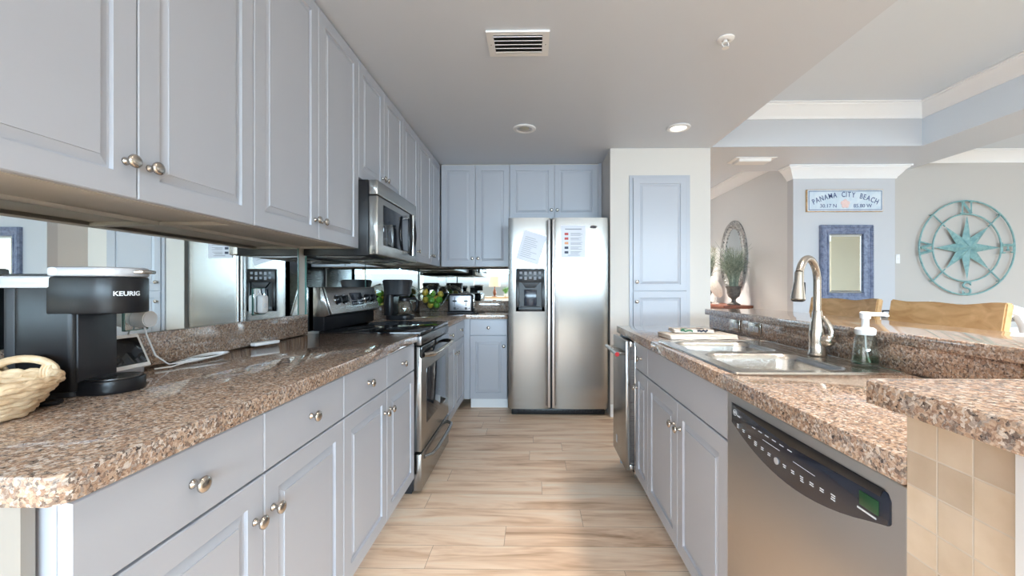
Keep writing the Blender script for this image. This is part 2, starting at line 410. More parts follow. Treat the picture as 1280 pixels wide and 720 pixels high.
# ------------------------------------------------------------------ dimensions
XL = -1.28          # left wall
YB = 4.51           # back wall
ZC = 2.45           # kitchen ceiling
CT = 0.92           # counter height
YR = -6.0           # glazed rear wall
XR = 7.0            # dining side wall
XP = 1.61           # right edge of the kitchen ceiling and of the pantry wall

# ------------------------------------------------------------------ room shell
sbox('floor', 'floor', -3.6, XR + 0.1, YR - 0.1, 7.6, -0.1, 0.0)
sbox('wall_left', 'wall_white', XL - 0.12, XL, 0.10, YB, 0.0, ZC)
sbox('wall_back', 'wall_white', XL - 0.12, 0.70, YB, YB + 0.12, 0.0, ZC)
sbox('wall_partition', 'wall_white', 0.70, XP, 3.74, YB + 0.12, 0.0, ZC)
sbox('wall_hall_left', 'wall_beige', XP - 0.12, XP, YB + 0.12, 7.6, 0.0, 2.66)
sbox('wall_hall_right', 'wall_beige', 2.74, 2.86, 4.45, 7.6, 0.0, 2.66)
sbox('wall_hall_end', 'wall_beige', XP, 2.74, 7.5, 7.6, 0.0, 2.66)
sbox('wall_niche', 'wall_cool', 2.74, 3.80, 4.35, 4.45, 0.0, ZC)
sbox('wall_dining', 'wall_grey', 2.86, XR, 4.45, 4.55, 0.0, 2.64)
# dining side wall with an added, unseen window opening
def wall_with_hole_x(name, m, x0, x1, y0, y1, z1, hy0, hy1, hz0, hz1):
    b = MB(); b.box(x0, x1, y0, hy0, 0, z1); b.box(x0, x1, hy1, y1, 0, z1); b.box(x0, x1, hy0, hy1, 0, hz0); b.box(x0, x1, hy0, hy1, hz1, z1)
    return struct(b.build(name, m))
wall_with_hole_x('wall_right', 'curtain_beige', XR, XR + 0.1, YR, 4.55, 2.82, 0.6, 3.2, 0.25, 2.35)
b = MB(); b.box(-3.6, -2.7, YR - 0.1, YR, 0, 2.82); b.box(5.9, XR + 0.1, YR - 0.1, YR, 0, 2.82); b.box(-2.7, 5.9, YR - 0.1, YR, 2.35, 2.82); b.box(-2.7, 5.9, YR - 0.1, YR, 0, 0.08)
struct(b.build('wall_rear', 'wall_white'))
wall_with_hole_x('wall_living_left', 'wall_grey', -3.6, -3.5, YR, 0.10, 2.82, -5.4, -0.4, 0.25, 2.35)  # opening added to let light reach the right cabinets
sbox('wall_living_back', 'wall_grey', -3.5, XL - 0.12, 0.10, 0.22, 0.0, 2.82)
# windows (frames and panes)
for k in range(4):
    x0 = -2.7 + k * 2.15; x1 = x0 + 2.15
    b = MB(); b.box(x0, x0 + 0.06, YR - 0.08, YR - 0.02, 0.08, 2.35); b.box(x1 - 0.06, x1, YR - 0.08, YR - 0.02, 0.08, 2.35)
    b.box(x0, x1, YR - 0.08, YR - 0.02, 2.28, 2.35); b.box(x0, x1, YR - 0.08, YR - 0.02, 0.08, 0.16)
    w = struct(b.build('window_%d' % (k + 1), 'trim'))
    MB().box(x0 + 0.06, x1 - 0.06, YR - 0.055, YR - 0.049, 0.16, 2.28).build('window_pane', 'window_glass', w)
for k in range(2):  # unseen dining windows, added for side light on the compass wall
    y0 = 0.6 + k * 1.3; y1 = y0 + 1.3
    b = MB(); b.box(XR + 0.02, XR + 0.08, y0, y0 + 0.06, 0.25, 2.35); b.box(XR + 0.02, XR + 0.08, y1 - 0.06, y1, 0.25, 2.35)
    b.box(XR + 0.02, XR + 0.08, y0, y1, 2.28, 2.35); b.box(XR + 0.02, XR + 0.08, y0, y1, 0.25, 0.32)
    w = struct(b.build('window_%d' % (k + 5), 'trim'))
    MB().box(XR + 0.046, XR + 0.052, y0 + 0.06, y1 - 0.06, 0.32, 2.28).build('window_pane', 'window_glass', w)
for k in range(2):  # unseen living windows, added to brighten the right cabinets
    y0 = -5.4 + k * 2.5; y1 = y0 + 2.5
    b = MB(); b.box(-3.58, -3.52, y0, y0 + 0.06, 0.25, 2.35); b.box(-3.58, -3.52, y1 - 0.06, y1, 0.25, 2.35)
    b.box(-3.58, -3.52, y0, y1, 2.28, 2.35); b.box(-3.58, -3.52, y0, y1, 0.25, 0.32)
    w = struct(b.build('window_%d' % (k + 7), 'trim'))
    MB().box(-3.552, -3.546, y0 + 0.06, y1 - 0.06, 0.32, 2.28).build('window_pane', 'window_glass', w)
# ceilings: kitchen slab, beams round the tray, tray top, higher dining ceiling, hall ceiling
sbox('ceiling_kitchen', 'ceil', -3.6, XP, YR - 0.1, YB + 0.12, ZC, ZC + 0.37)
sbox('ceiling_beam_far', 'ceil', XP, 4.04, 3.72, 4.50, ZC, ZC + 0.37)
sbox('ceiling_beam_right', 'ceil', 3.49, 4.04, -5.0, 3.72, ZC, ZC + 0.37)
sbox('ceiling_tray', 'ceil_tray', XP - .05, 3.49, YR - 0.1, 3.72, 2.82, 2.9)
sbox('ceiling_dining', 'ceil_tray', 4.04, XR + 0.1, YR - 0.1, 4.55, 2.64, 2.82)
sbox('ceiling_hall', 'ceil', XP - 0.12, 2.86, 4.50, 7.6, 2.66, 2.8)
# tray inner faces and crown mouldings
sbox('wall_tray_far', 'wall_cool', XP, 3.49, 3.715, 3.72, ZC, 2.82)
sbox('wall_tray_right', 'ceil_tray', 3.485, 3.49, -5.0, 3.715, ZC, 2.82)
def crown_prof(zt, h, d):
    return [(0, zt - h), (d * .10, zt - h), (d * .16, zt - h * .86), (d * .22, zt - h * .80), (d * .40, zt - h * .62), (d * .62, zt - h * .34),
            (d * .84, zt - h * .20), (d * .86, zt - h * .12), (d, zt - h * .10), (d, zt), (0, zt)]
struct(MB().sweep([(XP, 3.715), (3.485, 3.715), (3.485, -5.0)], crown_prof(2.82, 0.125, 0.10)).build('trim_1', 'trim', angle=25))
struct(MB().sweep([(2.74, 4.449), (2.74, 4.35), (3.80, 4.35), (3.80, 4.449)][0:4], crown_prof(ZC - 0.001, 0.125, 0.10)).build('trim_2', 'trim', angle=25))
struct(MB().sweep([(3.80, 4.449), (XR, 4.449)], crown_prof(2.639, 0.125, 0.10)).build('trim_3', 'trim', angle=25))
struct(MB().sweep([(2.74, 7.5), (2.74, 4.50)], crown_prof(2.659, 0.125, 0.10)).build('trim_4', 'trim', angle=25))
# chair rail and wainscot of the dining wall
struct(MB().sweep([(3.80, 4.449), (XR, 4.449)], [(0, .86), (.012, .86), (.018, .89), (.018, .93), (.03, .94), (.03, .955), (0, .955)]).build('trim_5', 'trim', angle=25))
# baseboards
def base_prof(h=0.11): return [(0, 0), (0.016, 0), (0.016, h - .02), (.010, h), (0, h)]
struct(MB().sweep([(0.70, 3.79), (0.70, 3.74), (0.873, 3.74)][1:], base_prof()).build('baseboard_partition', 'trim'))
struct(MB().sweep([(1.42, 3.74), (XP, 3.74)], base_prof()).build('baseboard_pantry', 'trim'))
struct(MB().sweep([(2.74, 4.35), (3.80, 4.35)], base_prof()).build('baseboard_niche', 'trim'))
# half-height bar wall, tiled return wall and tiled end of the left run
sbox('wall_bar', 'wall_cool', 1.16, 1.32, 0.97, 2.66, 0.0, 1.003)
b = MB(); b.box(0.572, 1.32, 0.30, 0.634, 0.0, 1.003); b.box(1.16, 1.32, 0.634, 0.97, 0.0, 1.003)
struct(b.build('wall_return', 'tile'))
struct(MB().box(0.562, 0.572, 0.33, 0.486, 0.0, 1.003, 0.002).build('trim_6', 'trim'))
b = MB(); b.box(XL, -0.712, 0.555, 0.572, 0.0, 0.874)
struct(b.build('wall_end', 'tile_pale'))

# ------------------------------------------------------------------ cabinets
T = 0.020
DOOR = [(0, T), (0, .0025), (.0025, 0), (.056, 0), (.0585, .0080), (.063, .0088), (.083, .0030), (.0838, .0004)]
def slab_prof(): return [(0, T), (0, .0025), (.0025, 0), (.004, 0)]
kb = MB(); kb.lathe([(.0, 0), (.0095, 0), (.0085, .003), (.0055, .006), (.0050, .013), (.0075, .017), (.0150, .020), (.0162, .0235), (.0150, .027), (.009, .0300), (0, .0305)],
                    Matrix.Rotation(radians(90), 4, 'X'), 24)
me = bpy.data.meshes.new('knob'); kb.bm.to_mesh(me); kb.bm.free()
for p in me.polygons: p.use_smooth = True
me.materials.append(M['nickel']); KNOB = me
def knob(parent, x, z): return link('knob', KNOB, parent, (x, 0, z))
def door(parent, x0, x1, z0, z1, kx=None, kz=None, name='door'):
    d = MB().panel(x0 + .0015, x1 - .0015, z0 + .0015, z1 - .0015, T, DOOR).build(name, 'cab', parent, angle=20)
    if kx is not None: knob(d, kx, kz)
    return d
def drawer(parent, x0, x1, z0, z1, kn=True, name='drawer'):
    d = MB().panel(x0 + .0015, x1 - .0015, z0 + .0015, z1 - .0015, T, slab_prof()).build(name, 'cab', parent, angle=20)
    if kn: knob(d, (x0 + x1) / 2, (z0 + z1) / 2)
    return d
ZD0, ZD1, ZD2, ZD3 = 0.105, 0.715, 0.718, 0.868
def base_cabinet(label, loc, rz, w, splits, depth, toe='cab', knob_side=None, false_front=False, drawers=True):
    t = thing('base_cabinet', label, 'cabinet', loc, rz, None)
    b = MB()
    if false_front:
        b.box(0, .018, T, depth, .10, .874); b.box(w - .018, w, T, depth, .10, .874); b.box(.018, w - .018, T, depth, .10, .118); b.box(.018, w - .018, T, T + .018, .70, .874)
    else: b.box(0, w, T, depth, 0.10, 0.874)
    b.build('carcass', 'cab', t, smooth=False)
    MB().box(0, w, 0.075, 0.095, 0.0, 0.10).build('toe_kick', toe, t, smooth=False)
    xs = splits
    for i in range(len(xs) - 1):
        side = (knob_side or ('R', 'L'))[i % 2]
        kx = xs[i + 1] - .034 if side == 'R' else xs[i] + .034
        door(t, xs[i], xs[i + 1], ZD0, ZD1, kx, 0.615)
    if false_front: drawer(t, xs[0], xs[-1], ZD2, ZD3, False, 'false_front')
    else:
        for i in range(len(xs) - 1): drawer(t, xs[i], xs[i + 1], ZD2, ZD3)
    return t
PI2 = pi / 2
XC = -0.671
# left run
base_cabinet('grey painted base cabinet at the near tiled end of the left counter', (XC, 0.58, 0), PI2, 0.851, [0, .4255, .851], 0.60)
base_cabinet('grey painted base cabinet directly left of the range, on its near side', (XC, 1.432, 0), PI2, 0.851, [0, .4255, .851], 0.60)
base_cabinet('grey base cabinet between the range and the back corner under the drip coffee maker', (XC, 3.072, 0), PI2, 0.858, [0, .43, .858], 0.60, 'toe_white')
# back run
t = base_cabinet('narrow blue-grey base cabinet on the back wall beside the refrigerator', (-0.616, 3.93, 0), 0, 0.362, [0, .362], 0.57, 'toe_white', ('R',))
MB().box(-0.055, -0.001, 0.004, 0.02, 0.10, 0.874).build('corner_stile', 'cab', t, smooth=False)
# right run, facing -x (local x runs towards the camera)
XRc = 0.585
base_cabinet('narrow grey base cabinet between the trash compactor and the sink cabinet', (XRc, 2.349, 0), -PI2, 0.248, [0, .248], 0.55, 'cab', ('L',))
base_cabinet('wide grey sink base cabinet with one blank front over two doors', (XRc, 2.100, 0), -PI2, 0.860, [0, .43, .86], 0.55, 'cab', None, True)
tag(MB().box(XRc, 1.155, 2.748, 2.772, 0.0, 0.874).build('end_panel', 'cab', smooth=False), 'grey painted end panel closing the far end of the sink counter', 'panel')

def wall_cabinet(label, loc, rz, w, splits, z0, z1, depth, sides, crown=True):
    t = thing('wall_cabinet', label, 'cabinet', loc, rz)
    b = MB(); b.box(0, w, T, depth, z0 + .012, z1)
    b.box(0, w, T, T + .05, z0, z0 + .012); b.box(0, .018, T + .05, depth, z0, z0 + .012); b.box(w - .018, w, T + .05, depth, z0, z0 + .012)
    b.build('carcass', 'cab_in', t, smooth=False)
    for i in range(len(splits) - 1):
        kx = splits[i + 1] - .030 if sides[i] == 'R' else splits[i] + .030
        door(t, splits[i], splits[i + 1], z0, z1 - .012, kx, z0 + .085)
    return t
XU = -0.96
ZU = 1.392
wall_cabinet('nearest pale grey wall cabinet above the coffee machine, cut off by the left edge', (XU, 0.548, 0), PI2, 0.838, [0, .427, .838], ZU, ZC - .001, 0.314, 'RL')
wall_cabinet('tall pale grey wall cabinet between the nearest cabinet and the microwave', (XU, 1.387, 0), PI2, 0.838, [0, .42, .838], ZU, ZC - .001, 0.314, 'RL')
wall_cabinet('short grey wall cabinet mounted right above the microwave', (XU, 2.226, 0), PI2, 0.758, [0, .379, .758], 1.785, ZC - .001, 0.314, 'RL')
wall_cabinet('slim single door wall cabinet just past the microwave', (XU, 2.985, 0), PI2, 0.399, [0, .399], ZU, ZC - .001, 0.314, 'R')
wall_cabinet('grey wall cabinet pair on the left wall running into the back corner', (XU, 3.385, 0), PI2, 0.792, [0, .44, .792], ZU, ZC - .001, 0.314, 'RL')
wall_cabinet('tall blue-grey double wall cabinet on the back wall over the toaster', (-0.952, 4.18, 0), 0, 0.705, [0, .353, .705], ZU, ZC - .001, 0.325, 'RL')
t = wall_cabinet('short blue-grey double wall cabinet above the refrigerator', (-0.246, 4.18, 0), 0, 0.908, [0, .458, .908], 1.885, ZC - .001, 0.325, 'RL')
MB().box(.909, .942, .008, .03, 1.885, ZC - .001).build('filler_strip', 'cab', t, smooth=False)

# pantry cupboard let into the partition
t = thing('pantry_cupboard', 'tall pale lavender pantry cupboard with two stacked doors in the white partition', 'cupboard', (0.873, 3.74, 0), 0)
b = MB(); W0, H0 = 0.547, 2.20
for a in ((0, .03, .11, H0), (W0 - .03, W0, .11, H0), (.03, W0 - .03, H0 - .03, H0), (.03, W0 - .03, 1.135, 1.160), (.03, W0 - .03, .11, .14)):
    b.box(a[0], a[1], -.012, -.0005, a[2], a[3])
b.build('face_frame', 'cab', t)
def pdoor(z0, z1, kz):
    d = MB().panel(.032, W0 - .032, z0, z1, T, DOOR).build('door', 'cab', t, (0, -.0215, 0), angle=20)
    knob(d, .062, kz)
pdoor(1.150, H0 - .022, 1.23); pdoor(.13, 1.143, 1.052)

# ------------------------------------------------------------------ worktops
XE = -0.651; XB = -1.262
def worktop(label, boxes, splash):
    t = thing('granite_worktop', label, 'worktop', (0, 0, 0))
    b = MB()
    for q in boxes:
        if q[0] == 'poly': b.xy_prism(q[1], q[2], q[3], q[4])
        else: b.box(*q)
    b.build('slab', 'granite', t, angle=25)
    b = MB()
    for q in splash: b.box(*q)
    b.build('backsplash', 'granite', t, angle=25)
    return t
worktop('near left granite worktop under the single cup coffee machine', [('poly', [(XL + .001, 0.548), (-0.668, 0.548), (XE, 0.566), (XE, 2.286), (XL + .001, 2.286)], .876, CT, .004)],
        [(XL + .001, XB, 0.552, 2.262, CT + .0005, 1.030, .002)])
worktop('L-shaped granite worktop from the range round the back corner to the refrigerator',
        [('poly', [(XL + .001, 3.064), (XE, 3.064), (XE, 3.91), (-0.245, 3.91), (-0.245, YB - .001), (XL + .001, YB - .001)], .876, CT, .004)],
        [(XL + .001, XB, 3.07, YB - .001, CT + .0005, 1.030, .002), (XB + .001, -.245, YB - .020, YB - .001, CT + .0005, 1.030, .002)])
XF = 0.565
SX0, SX1, SY0, SY1 = 0.612, 1.108, 1.240, 1.975
worktop('granite sink worktop on the right of the aisle',
        [(XF, 1.158, 0.635, SY0, .876, CT, .003), (XF, 1.158, SY1, 2.785, .876, CT, .003), (XF, SX0, SY0 - .004, SY1 + .004, .876, CT, .003), (SX1, 1.158, SY0 - .004, SY1 + .004, .876, CT, .003)],
        [(1.138, 1.158, 0.972, 2.66, CT + .0005, 1.003, .001)])
t = thing('bar_counter', 'raised granite breakfast bar top wrapping round behind the sink worktop', 'bar top', (0, 0, 0))
MB().xy_prism([(0.505, 0.25), (0.505, 0.628), (0.517, 0.640), (1.118, 0.640), (1.118, 2.684), (1.505, 2.684), (1.505, 0.25)], 1.004, 1.040, .004).build('slab', 'granite', t, angle=25)

# ------------------------------------------------------------------ mirror backsplash
def mirror_panel(label, q, edge):
    t = thing('backsplash_mirror', label, 'mirror', (0, 0, 0), 0, 'mirror panels of the backsplash')
    MB().box(*q).build('mirror_glass', 'mirror', t, smooth=False)
    b = MB()
    for e in edge: b.box(*e)
    b.build('edge_strip', 'mirror_edge', t, smooth=False)
xm = XL + .001
mirror_panel('long mirror panel on the left wall behind the coffee machine', (xm, xm + .006, 0.42, 2.184, 1.0315, 1.391), [(xm, xm + .008, 2.184, 2.190, 1.0315, 1.391)])
mirror_panel('mirror panel on the left wall behind the range', (xm, xm + .006, 2.266, 3.066, .93, 1.391), [(xm, xm + .008, 2.262, 2.266, .93, 1.391)])
mirror_panel('mirror panel on the left wall behind the drip coffee maker', (xm, xm + .006, 3.074, YB - .009, 1.0315, 1.391), [(xm, xm + .008, 3.068, 3.074, 1.0315, 1.391)])
mirror_panel('mirror panel on the back wall behind the toaster', (xm + .009, -.246, YB - .007, YB - .001, 1.0315, 1.391), [(xm + .009, xm + .015, YB - .012, YB - .007, 1.0315, 1.391)])

# ------------------------------------------------------------------ refrigerator
FX0, FX1, FY = -0.235, 0.688, 3.755
t = thing('refrigerator', 'stainless side-by-side refrigerator with an ice dispenser, between cabinets and pantry wall', 'refrigerator', (FX0, FY, 0))
FW = FX1 - FX0; FM = (689 - 635) / 126 * FW
MB().box(.004, FW - .004, .085, .74, .035, 1.80, .006).build('body', 'dark_steel', t)
b = MB(); b.box(.03, FW - .03, .03, .10, .004, .055, .004)
for k in range(16): b.box(.05 + k * .052, .085 + k * .052, .026, .034, .018, .042)
b.build('bottom_grille', 'black', t)
def curved_door(x0, x1, z0, z1, bulge, th):
    N = 14; pts = []
    for i in range(N + 1):
        a = i / N; x = x0 + (x1 - x0) * a
        e = min(1, min(a, 1 - a) * (x1 - x0) / .012); edge = (1 - math.sqrt(max(0, 1 - (1 - e) ** 2))) * .010
        pts.append((x, -bulge * (1 - (2 * a - 1) ** 2) + edge))
    return pts + [(x1, th), (x0, th)]
dl = MB().xy_prism(curved_door(.002, FM - .012, 0, 0, .012, .08), .065, 1.82).build('freezer_door', 'steel', t, angle=30)
dr = MB().xy_prism(curved_door(FM + .012, FW - .002, 0, 0, .012, .08), .065, 1.82).build('fridge_door', 'steel', t, angle=30)
for d, hx in ((dl, FM - .0195), (dr, FM + .0195)):
    b = MB(); b.box(hx - .0125, hx + .0125, -.046, .004, .085, 1.80, .006, 3)
    b.build('handle', 'satin', d)
MB().box(FM - .008, FM + .008, .012, .06, .07, 1.81).build('door_gap', 'black_gap', t, smooth=False)
dx0, dx1, dz0, dz1 = (645 - 635) / 126 * FW, (681 - 635) / 126 * FW, .960, 1.352
b = MB(); yf = -.030
b.box(dx0, dx1, yf, .0, dz1 - .125, dz1, .003); b.box(dx0, dx0 + .03, yf, .0, dz0, dz1 - .12, .003); b.box(dx1 - .03, dx1, yf, .0, dz0, dz1 - .12, .003)
b.box(dx0, dx1, yf, .0, dz0, dz0 + .045, .003); b.box(dx0 + .02, dx1 - .02, -.0165, -.004, dz0 + .03, dz1 - .11)
disp = b.build('ice_dispenser', 'black', dl)
MB().box(dx0 + .075, dx1 - .075, -.028, -.014, dz0 + .05, dz0 + .20, .006).build('lever', 'panel_blue', disp)
b = MB(); b.xz_prism([(dx0 + .05, dz1 - .125), (dx1 - .05, dz1 - .125), (dx1 - .09, dz1 - .175), (dx0 + .09, dz1 - .175)], -.034, -.006, .003); disp2 = b.build('chute', 'black_matte', disp)
b = MB()
for i in range(5):
    for j in range(2): b.box(dx0 + .034 + i * .043, dx0 + .058 + i * .043, yf - .003, yf, dz1 - .050 - j * .045 - .008 * (i % 2), dz1 - .028 - j * .045, .002)
b.build('buttons', 'print_grey', disp)
bx = (742 - 635) / 126 * FW; b = MB(); b.ball((bx, -.010, 1.735), (.034, .010, .015)); bd = b.build('brand_badge', 'chrome', dr)
MB().text('hotpoint', .012, lambda x, y, z: (bx + x, -.0205 - z, 1.735 + y), .0006).build('badge_script', 'print_navy', bd) if False else None
MB().ball((bx, -.0155, 1.733), (.026, .006, .009)).build('badge_field', 'print_navy', bd)

# papers on the refrigerator doors
def paper(label, cx, cz, w, h, ang, yy, rows):
    t = thing('paper_sheet', label, 'paper', (cx, yy, cz)); t.rotation_euler = (0, radians(ang), 0)
    MB().box(-w / 2, w / 2, -.0012, 0, -h / 2, h / 2).build('sheet', 'paper', t, smooth=False)
    return t
def px_x(u, y): return (u - 667) / 510 * y
def px_z(v, y): return 1.18 - (v - 359.3) / 510 * y
yp = FY - .0135
t = paper('sheet in a plastic sleeve stuck slanting on the freezer door', px_x(664, 3.74), px_z(309.5, 3.74), .215, .275, 17, yp - .001, 0)
b = MB(); random.seed(3)
for i in range(11): b.box(-.08, -.08 + random.uniform(.08, .155), -.0020, -.0013, .085 - i * .018 - .0035, .085 - i * .018)
b.build('printed_lines', 'print_grey', t, smooth=False)
t = paper('upright instruction sheet with small coloured pictures on the fridge door', px_x(716.5, 3.74), px_z(302, 3.74), .225, .295, 0, yp, 0)
b = MB(); b.box(-.075, .075, -.0020, -.0013, .108, .118)
for i in range(5):
    z = .078 - i * .042
    for j in range(3): b.box(-.025, -.025 + random.uniform(.07, .115), -.0020, -.0013, z - j * .010 - .004, z - j * .010)
b.box(-.05, .06, -.0020, -.0013, -.128, -.123)
b.build('printed_lines', 'print_grey', t, smooth=False)
for i, c in enumerate(('print_red', 'print_red', 'print_orange', 'print_navy', 'print_navy')):
    z = .070 - i * .042
    MB().box(-.080, -.045, -.0021, -.0013, z - .012, z + .010).build('picture', c, t, smooth=False)

# ------------------------------------------------------------------ range (local: front -y, x along the run)
RX, RY0, RW = -0.637, 2.302, 0.748
t = thing('range', 'stainless electric range with black glass cooktop and rear control panel', 'range', (RX, RY0, 0), PI2)
MB().box(.002, RW - .002, .045, .60, .03, .905).build('body', 'black_matte', t, smooth=False)
MB().box(.0, RW, .004, .585, .905, .929, .004).build('cooktop', 'black_glass', t)
b = MB()
for (cx, cy, r) in ((.19, .16, .10), (.56, .16, .085), (.19, .42, .075), (.56, .42, .10)):
    b.tube([(cx + r * cos(a * pi / 24), cy + r * sin(a * pi / 24), .9292) for a in range(48)], .0012, 5, True)
b.build('burner_rings', 'burner', t)
MB().box(.004, RW - .004, .000, .05, .850, .903, .004).build('front_trim', 'dark_steel', t)
d = MB().box(.004, RW - .004, .0, .045, .245, .842, .004).build('oven_door', 'steel', t)
MB().box(.004, RW - .004, -.003, .012, .775, .844, .003).build('door_top_band', 'black_glass', d)
MB().box(.115, RW - .115, -.002, .01, .375, .700, .002).build('oven_window', 'oven_glass', d)
b = MB(); b.tube([(.05 + (RW - .10) * i / 16, -.020 - .038 * (1 - (2 * i / 16 - 1) ** 4) ** .5 if 0 < i < 16 else -.002, .790) for i in range(17)], .0145, 12)
b.build('handle', 'nickel', d)
d = MB().box(.004, RW - .004, .0, .045, .022, .230, .004).build('storage_drawer', 'steel', t)
b = MB(); b.tube([(.06 + (RW - .12) * i / 16, -.016 - .034 * (1 - (2 * i / 16 - 1) ** 4) ** .5 if 0 < i < 16 else -.002, .196) for i in range(17)], .012, 12)
b.build('handle', 'steel', d)
MB().box(.02, RW - .02, .06, .12, .0, .03).build('plinth', 'black_matte', t, smooth=False)
# backguard
bk = MB().prism([(.560, .93), (.625, .93), (.625, 1.183), (.570, 1.183), (.525, 1.020), (.560, 1.010)], lambda a, c: (.012, a, c), lambda a, c: (RW - .012, a, c), .003).build('backguard', 'black', t)
def guard(a, c, out=0.0):   # a along, c height on the slanted face, out away from the face
    f = (c - 1.020) / (1.183 - 1.020); y = .525 + (.570 - .525) * f
    return (a, y - out * .963, c + out * .266)
b = MB(); b.prism([(.012, 1.023), (RW - .012, 1.023), (RW - .012, 1.180), (.012, 1.180)], lambda a, c: guard(a, c, .0015), lambda a, c: guard(a, c, .011), .003); cp = b.build('control_panel', 'steel', bk)
for a0, a1 in ((.008, .013), (RW - .013, RW - .008)):
    MB().prism([(.622, 1.012), (.622, 1.180), (.572, 1.180), (.528, 1.022), (.556, 1.012)], lambda a, c: (a0, a, c), lambda a, c: (a1, a, c), .001).build('end_cap', 'steel', bk)
b = MB(); b.prism([(.30, 1.062), (.475, 1.062), (.475, 1.142), (.30, 1.142)], lambda a, c: guard(a, c, .010), lambda a, c: guard(a, c, .0135), .002); ds = b.build('display', 'panel_blue', cp)
b = MB(); b.prism([(.35, 1.112), (.42, 1.112), (.42, 1.132), (.35, 1.132)], lambda a, c: guard(a, c, .013), lambda a, c: guard(a, c, .0142)); b.build('clock_window', 'black_glass', ds)
b = MB()
for i in range(6):
    for j in range(2):
        a0 = .312 + i * .026; z0 = 1.072 + j * .016
        b.prism([(a0, z0), (a0 + .016, z0), (a0 + .016, z0 + .006), (a0, z0 + .006)], lambda a, c: guard(a, c, .0132), lambda a, c: guard(a, c, .0140))
b.build('printed_keys', 'print_grey', ds, smooth=False)
for a in (.115, .205, .545, .635):
    b = MB(); b.cyl(guard(a, 1.102, .010), guard(a, 1.102, .018), .031, .030, 28); k1 = b.build('knob_skirt', 'chrome', cp)
    b = MB(); b.cyl(guard(a, 1.102, .018), guard(a, 1.102, .036), .025, .021, 28)
    b.prism([(a - .005, 1.082), (a + .005, 1.082), (a + .005, 1.122), (a - .005, 1.122)], lambda q, c: guard(q, c, .034), lambda q, c: guard(q, c, .042), .001)
    b.build('knob', 'black', k1)

# ------------------------------------------------------------------ microwave over the range
MX, MY0, MW = -0.858, 2.232, 0.744
MZ0, MZ1 = 1.356, 1.775
t = thing('microwave', 'stainless over-range microwave with a dark bow handle under the short cabinet', 'microwave', (MX, MY0, 0), PI2)
MB().box(.0, MW, .052, .412, MZ0, MZ1, .003).build('body', 'black', t)
b = MB(); b.box(.04, MW - .04, .09, .36, MZ0 - .006, MZ0)
for k in range(2): b.box(.08 + k * .34, .34 + k * .34, .12, .30, MZ0 - .010, MZ0 - .004, .002)
b.build('grease_filter', 'dark_steel', t)
b = MB(); b.box(.0, MW, .0, .05, MZ1 - .083, MZ1, .006, 3); b.build('vent_grille', 'steel', t)
d = MB().box(.0, MW, .0, .05, MZ0 + .004, MZ1 - .087, .006, 3).build('door', 'steel', t)
MB().box(.085, MW - .215, -.003, .01, MZ0 + .065, MZ1 - .125, .002).build('window', 'oven_glass', d)
MB().box(MW - .195, MW - .02, -.003, .01, MZ0 + .05, MZ1 - .115, .002).build('keypad', 'panel_blue', d)
zm = (MZ0 + MZ1 - .06) / 2; hz = .135; hx = MW - .205
b = MB()
for sgn in (-1, 1):
    b.tube([(hx + sgn * .048 * cos(pi / 2 * (i / 7 - 1)), -.018 - .020 * cos(pi / 2 * (i / 7 - 1)), zm + hz * (i / 7 - 1)) for i in range(15)], .009, 10)
b.build('handle', 'black', d)
b = MB(); b.cyl((hx, -.034, zm - hz), (hx, -.034, zm + hz), .008)
for z in (zm - hz * .85, zm + hz * .85): b.cyl((hx, -.034, z), (hx, .0, z), .007)
b.build('handle_bar', 'chrome', d)

# ------------------------------------------------------------------ dishwasher (local x towards camera, front -y)
t = thing('dishwasher', 'stainless dishwasher with a curved dark control panel and green display', 'dishwasher', (XRc - .005, 1.236, 0), -PI2)
DW = 0.598
MB().box(.004, DW - .004, .05, .55, .10, .862).build('tub', 'black_matte', t, smooth=False)
d = MB().box(.003, DW - .003, .0, .05, .105, .870, .005, 3).build('door', 'steel_warm', t)
arc = [(.037, .845), (.037, .788)] + [(.037 + .517 * i / 16, .790 - .058 * (1 - (2 * i / 16 - 1) ** 2)) for i in range(1, 16)] + [(.562, .790), (.566, .795), (.566, .832), (.560, .843), (.548, .846)]
cp = MB().xz_prism(arc, -.003, .008, .0015).build('control_panel', 'panel_blue', d)
b = MB(); b.xz_prism([(.037, .8455), (.555, .8465), (.548, .832), (.3, .822), (.06, .838)], -.0045, -.002, .0006); b.build('pocket_handle', 'black', cp)
b = MB(); b.box(.505, .545, -.0048, -.002, .797, .822, .001); b.build('display', 'lcd', cp)
b = MB(); random.seed(5)
def dash(x0, x1, z, h=.0019): b.box(x0, x1, -.0040, -.0028, z - h / 2, z + h / 2)
for i in range(13):
    x = .075 + i * .0305; c = .795 - .030 * (1 - ((x - .30) / .26) ** 2)
    if i == 6: continue
    for j in range(2 if i % 3 else 3): dash(x - .006 + random.uniform(0, .002), x + .006 - random.uniform(0, .002), c + .006 - j * .0045)
for i in range(6): dash(.15 + i * .03, .165 + i * .03, .812, .0018)
dash(.20, .27, .797, .0008); dash(.32, .39, .793, .0008); dash(.50, .54, .790, .003)
b.build('printed_legend', 'print_white', cp, smooth=False)
b = MB(); b.tube([(.058 + .0085 * cos(a * pi / 12), -.0034, .822 + .0085 * sin(a * pi / 12)) for a in range(24)], .0006, 5, True)
b.text('GE', .0095, lambda x, y, z: (.058 + x, -.0036 - z, .822 + y), .0004); b.text('Profile', .006, lambda x, y, z: (.080 + x, -.0036 - z, .817 + y), .0004)
b.build('logo', 'print_white', cp)
b = MB(); xb = .075 + 6 * .0305; b.cyl((xb, -.0028, .768), (xb, -.0050, .768), .008, seg=18); b.build('start_button', 'silver_plastic', cp)

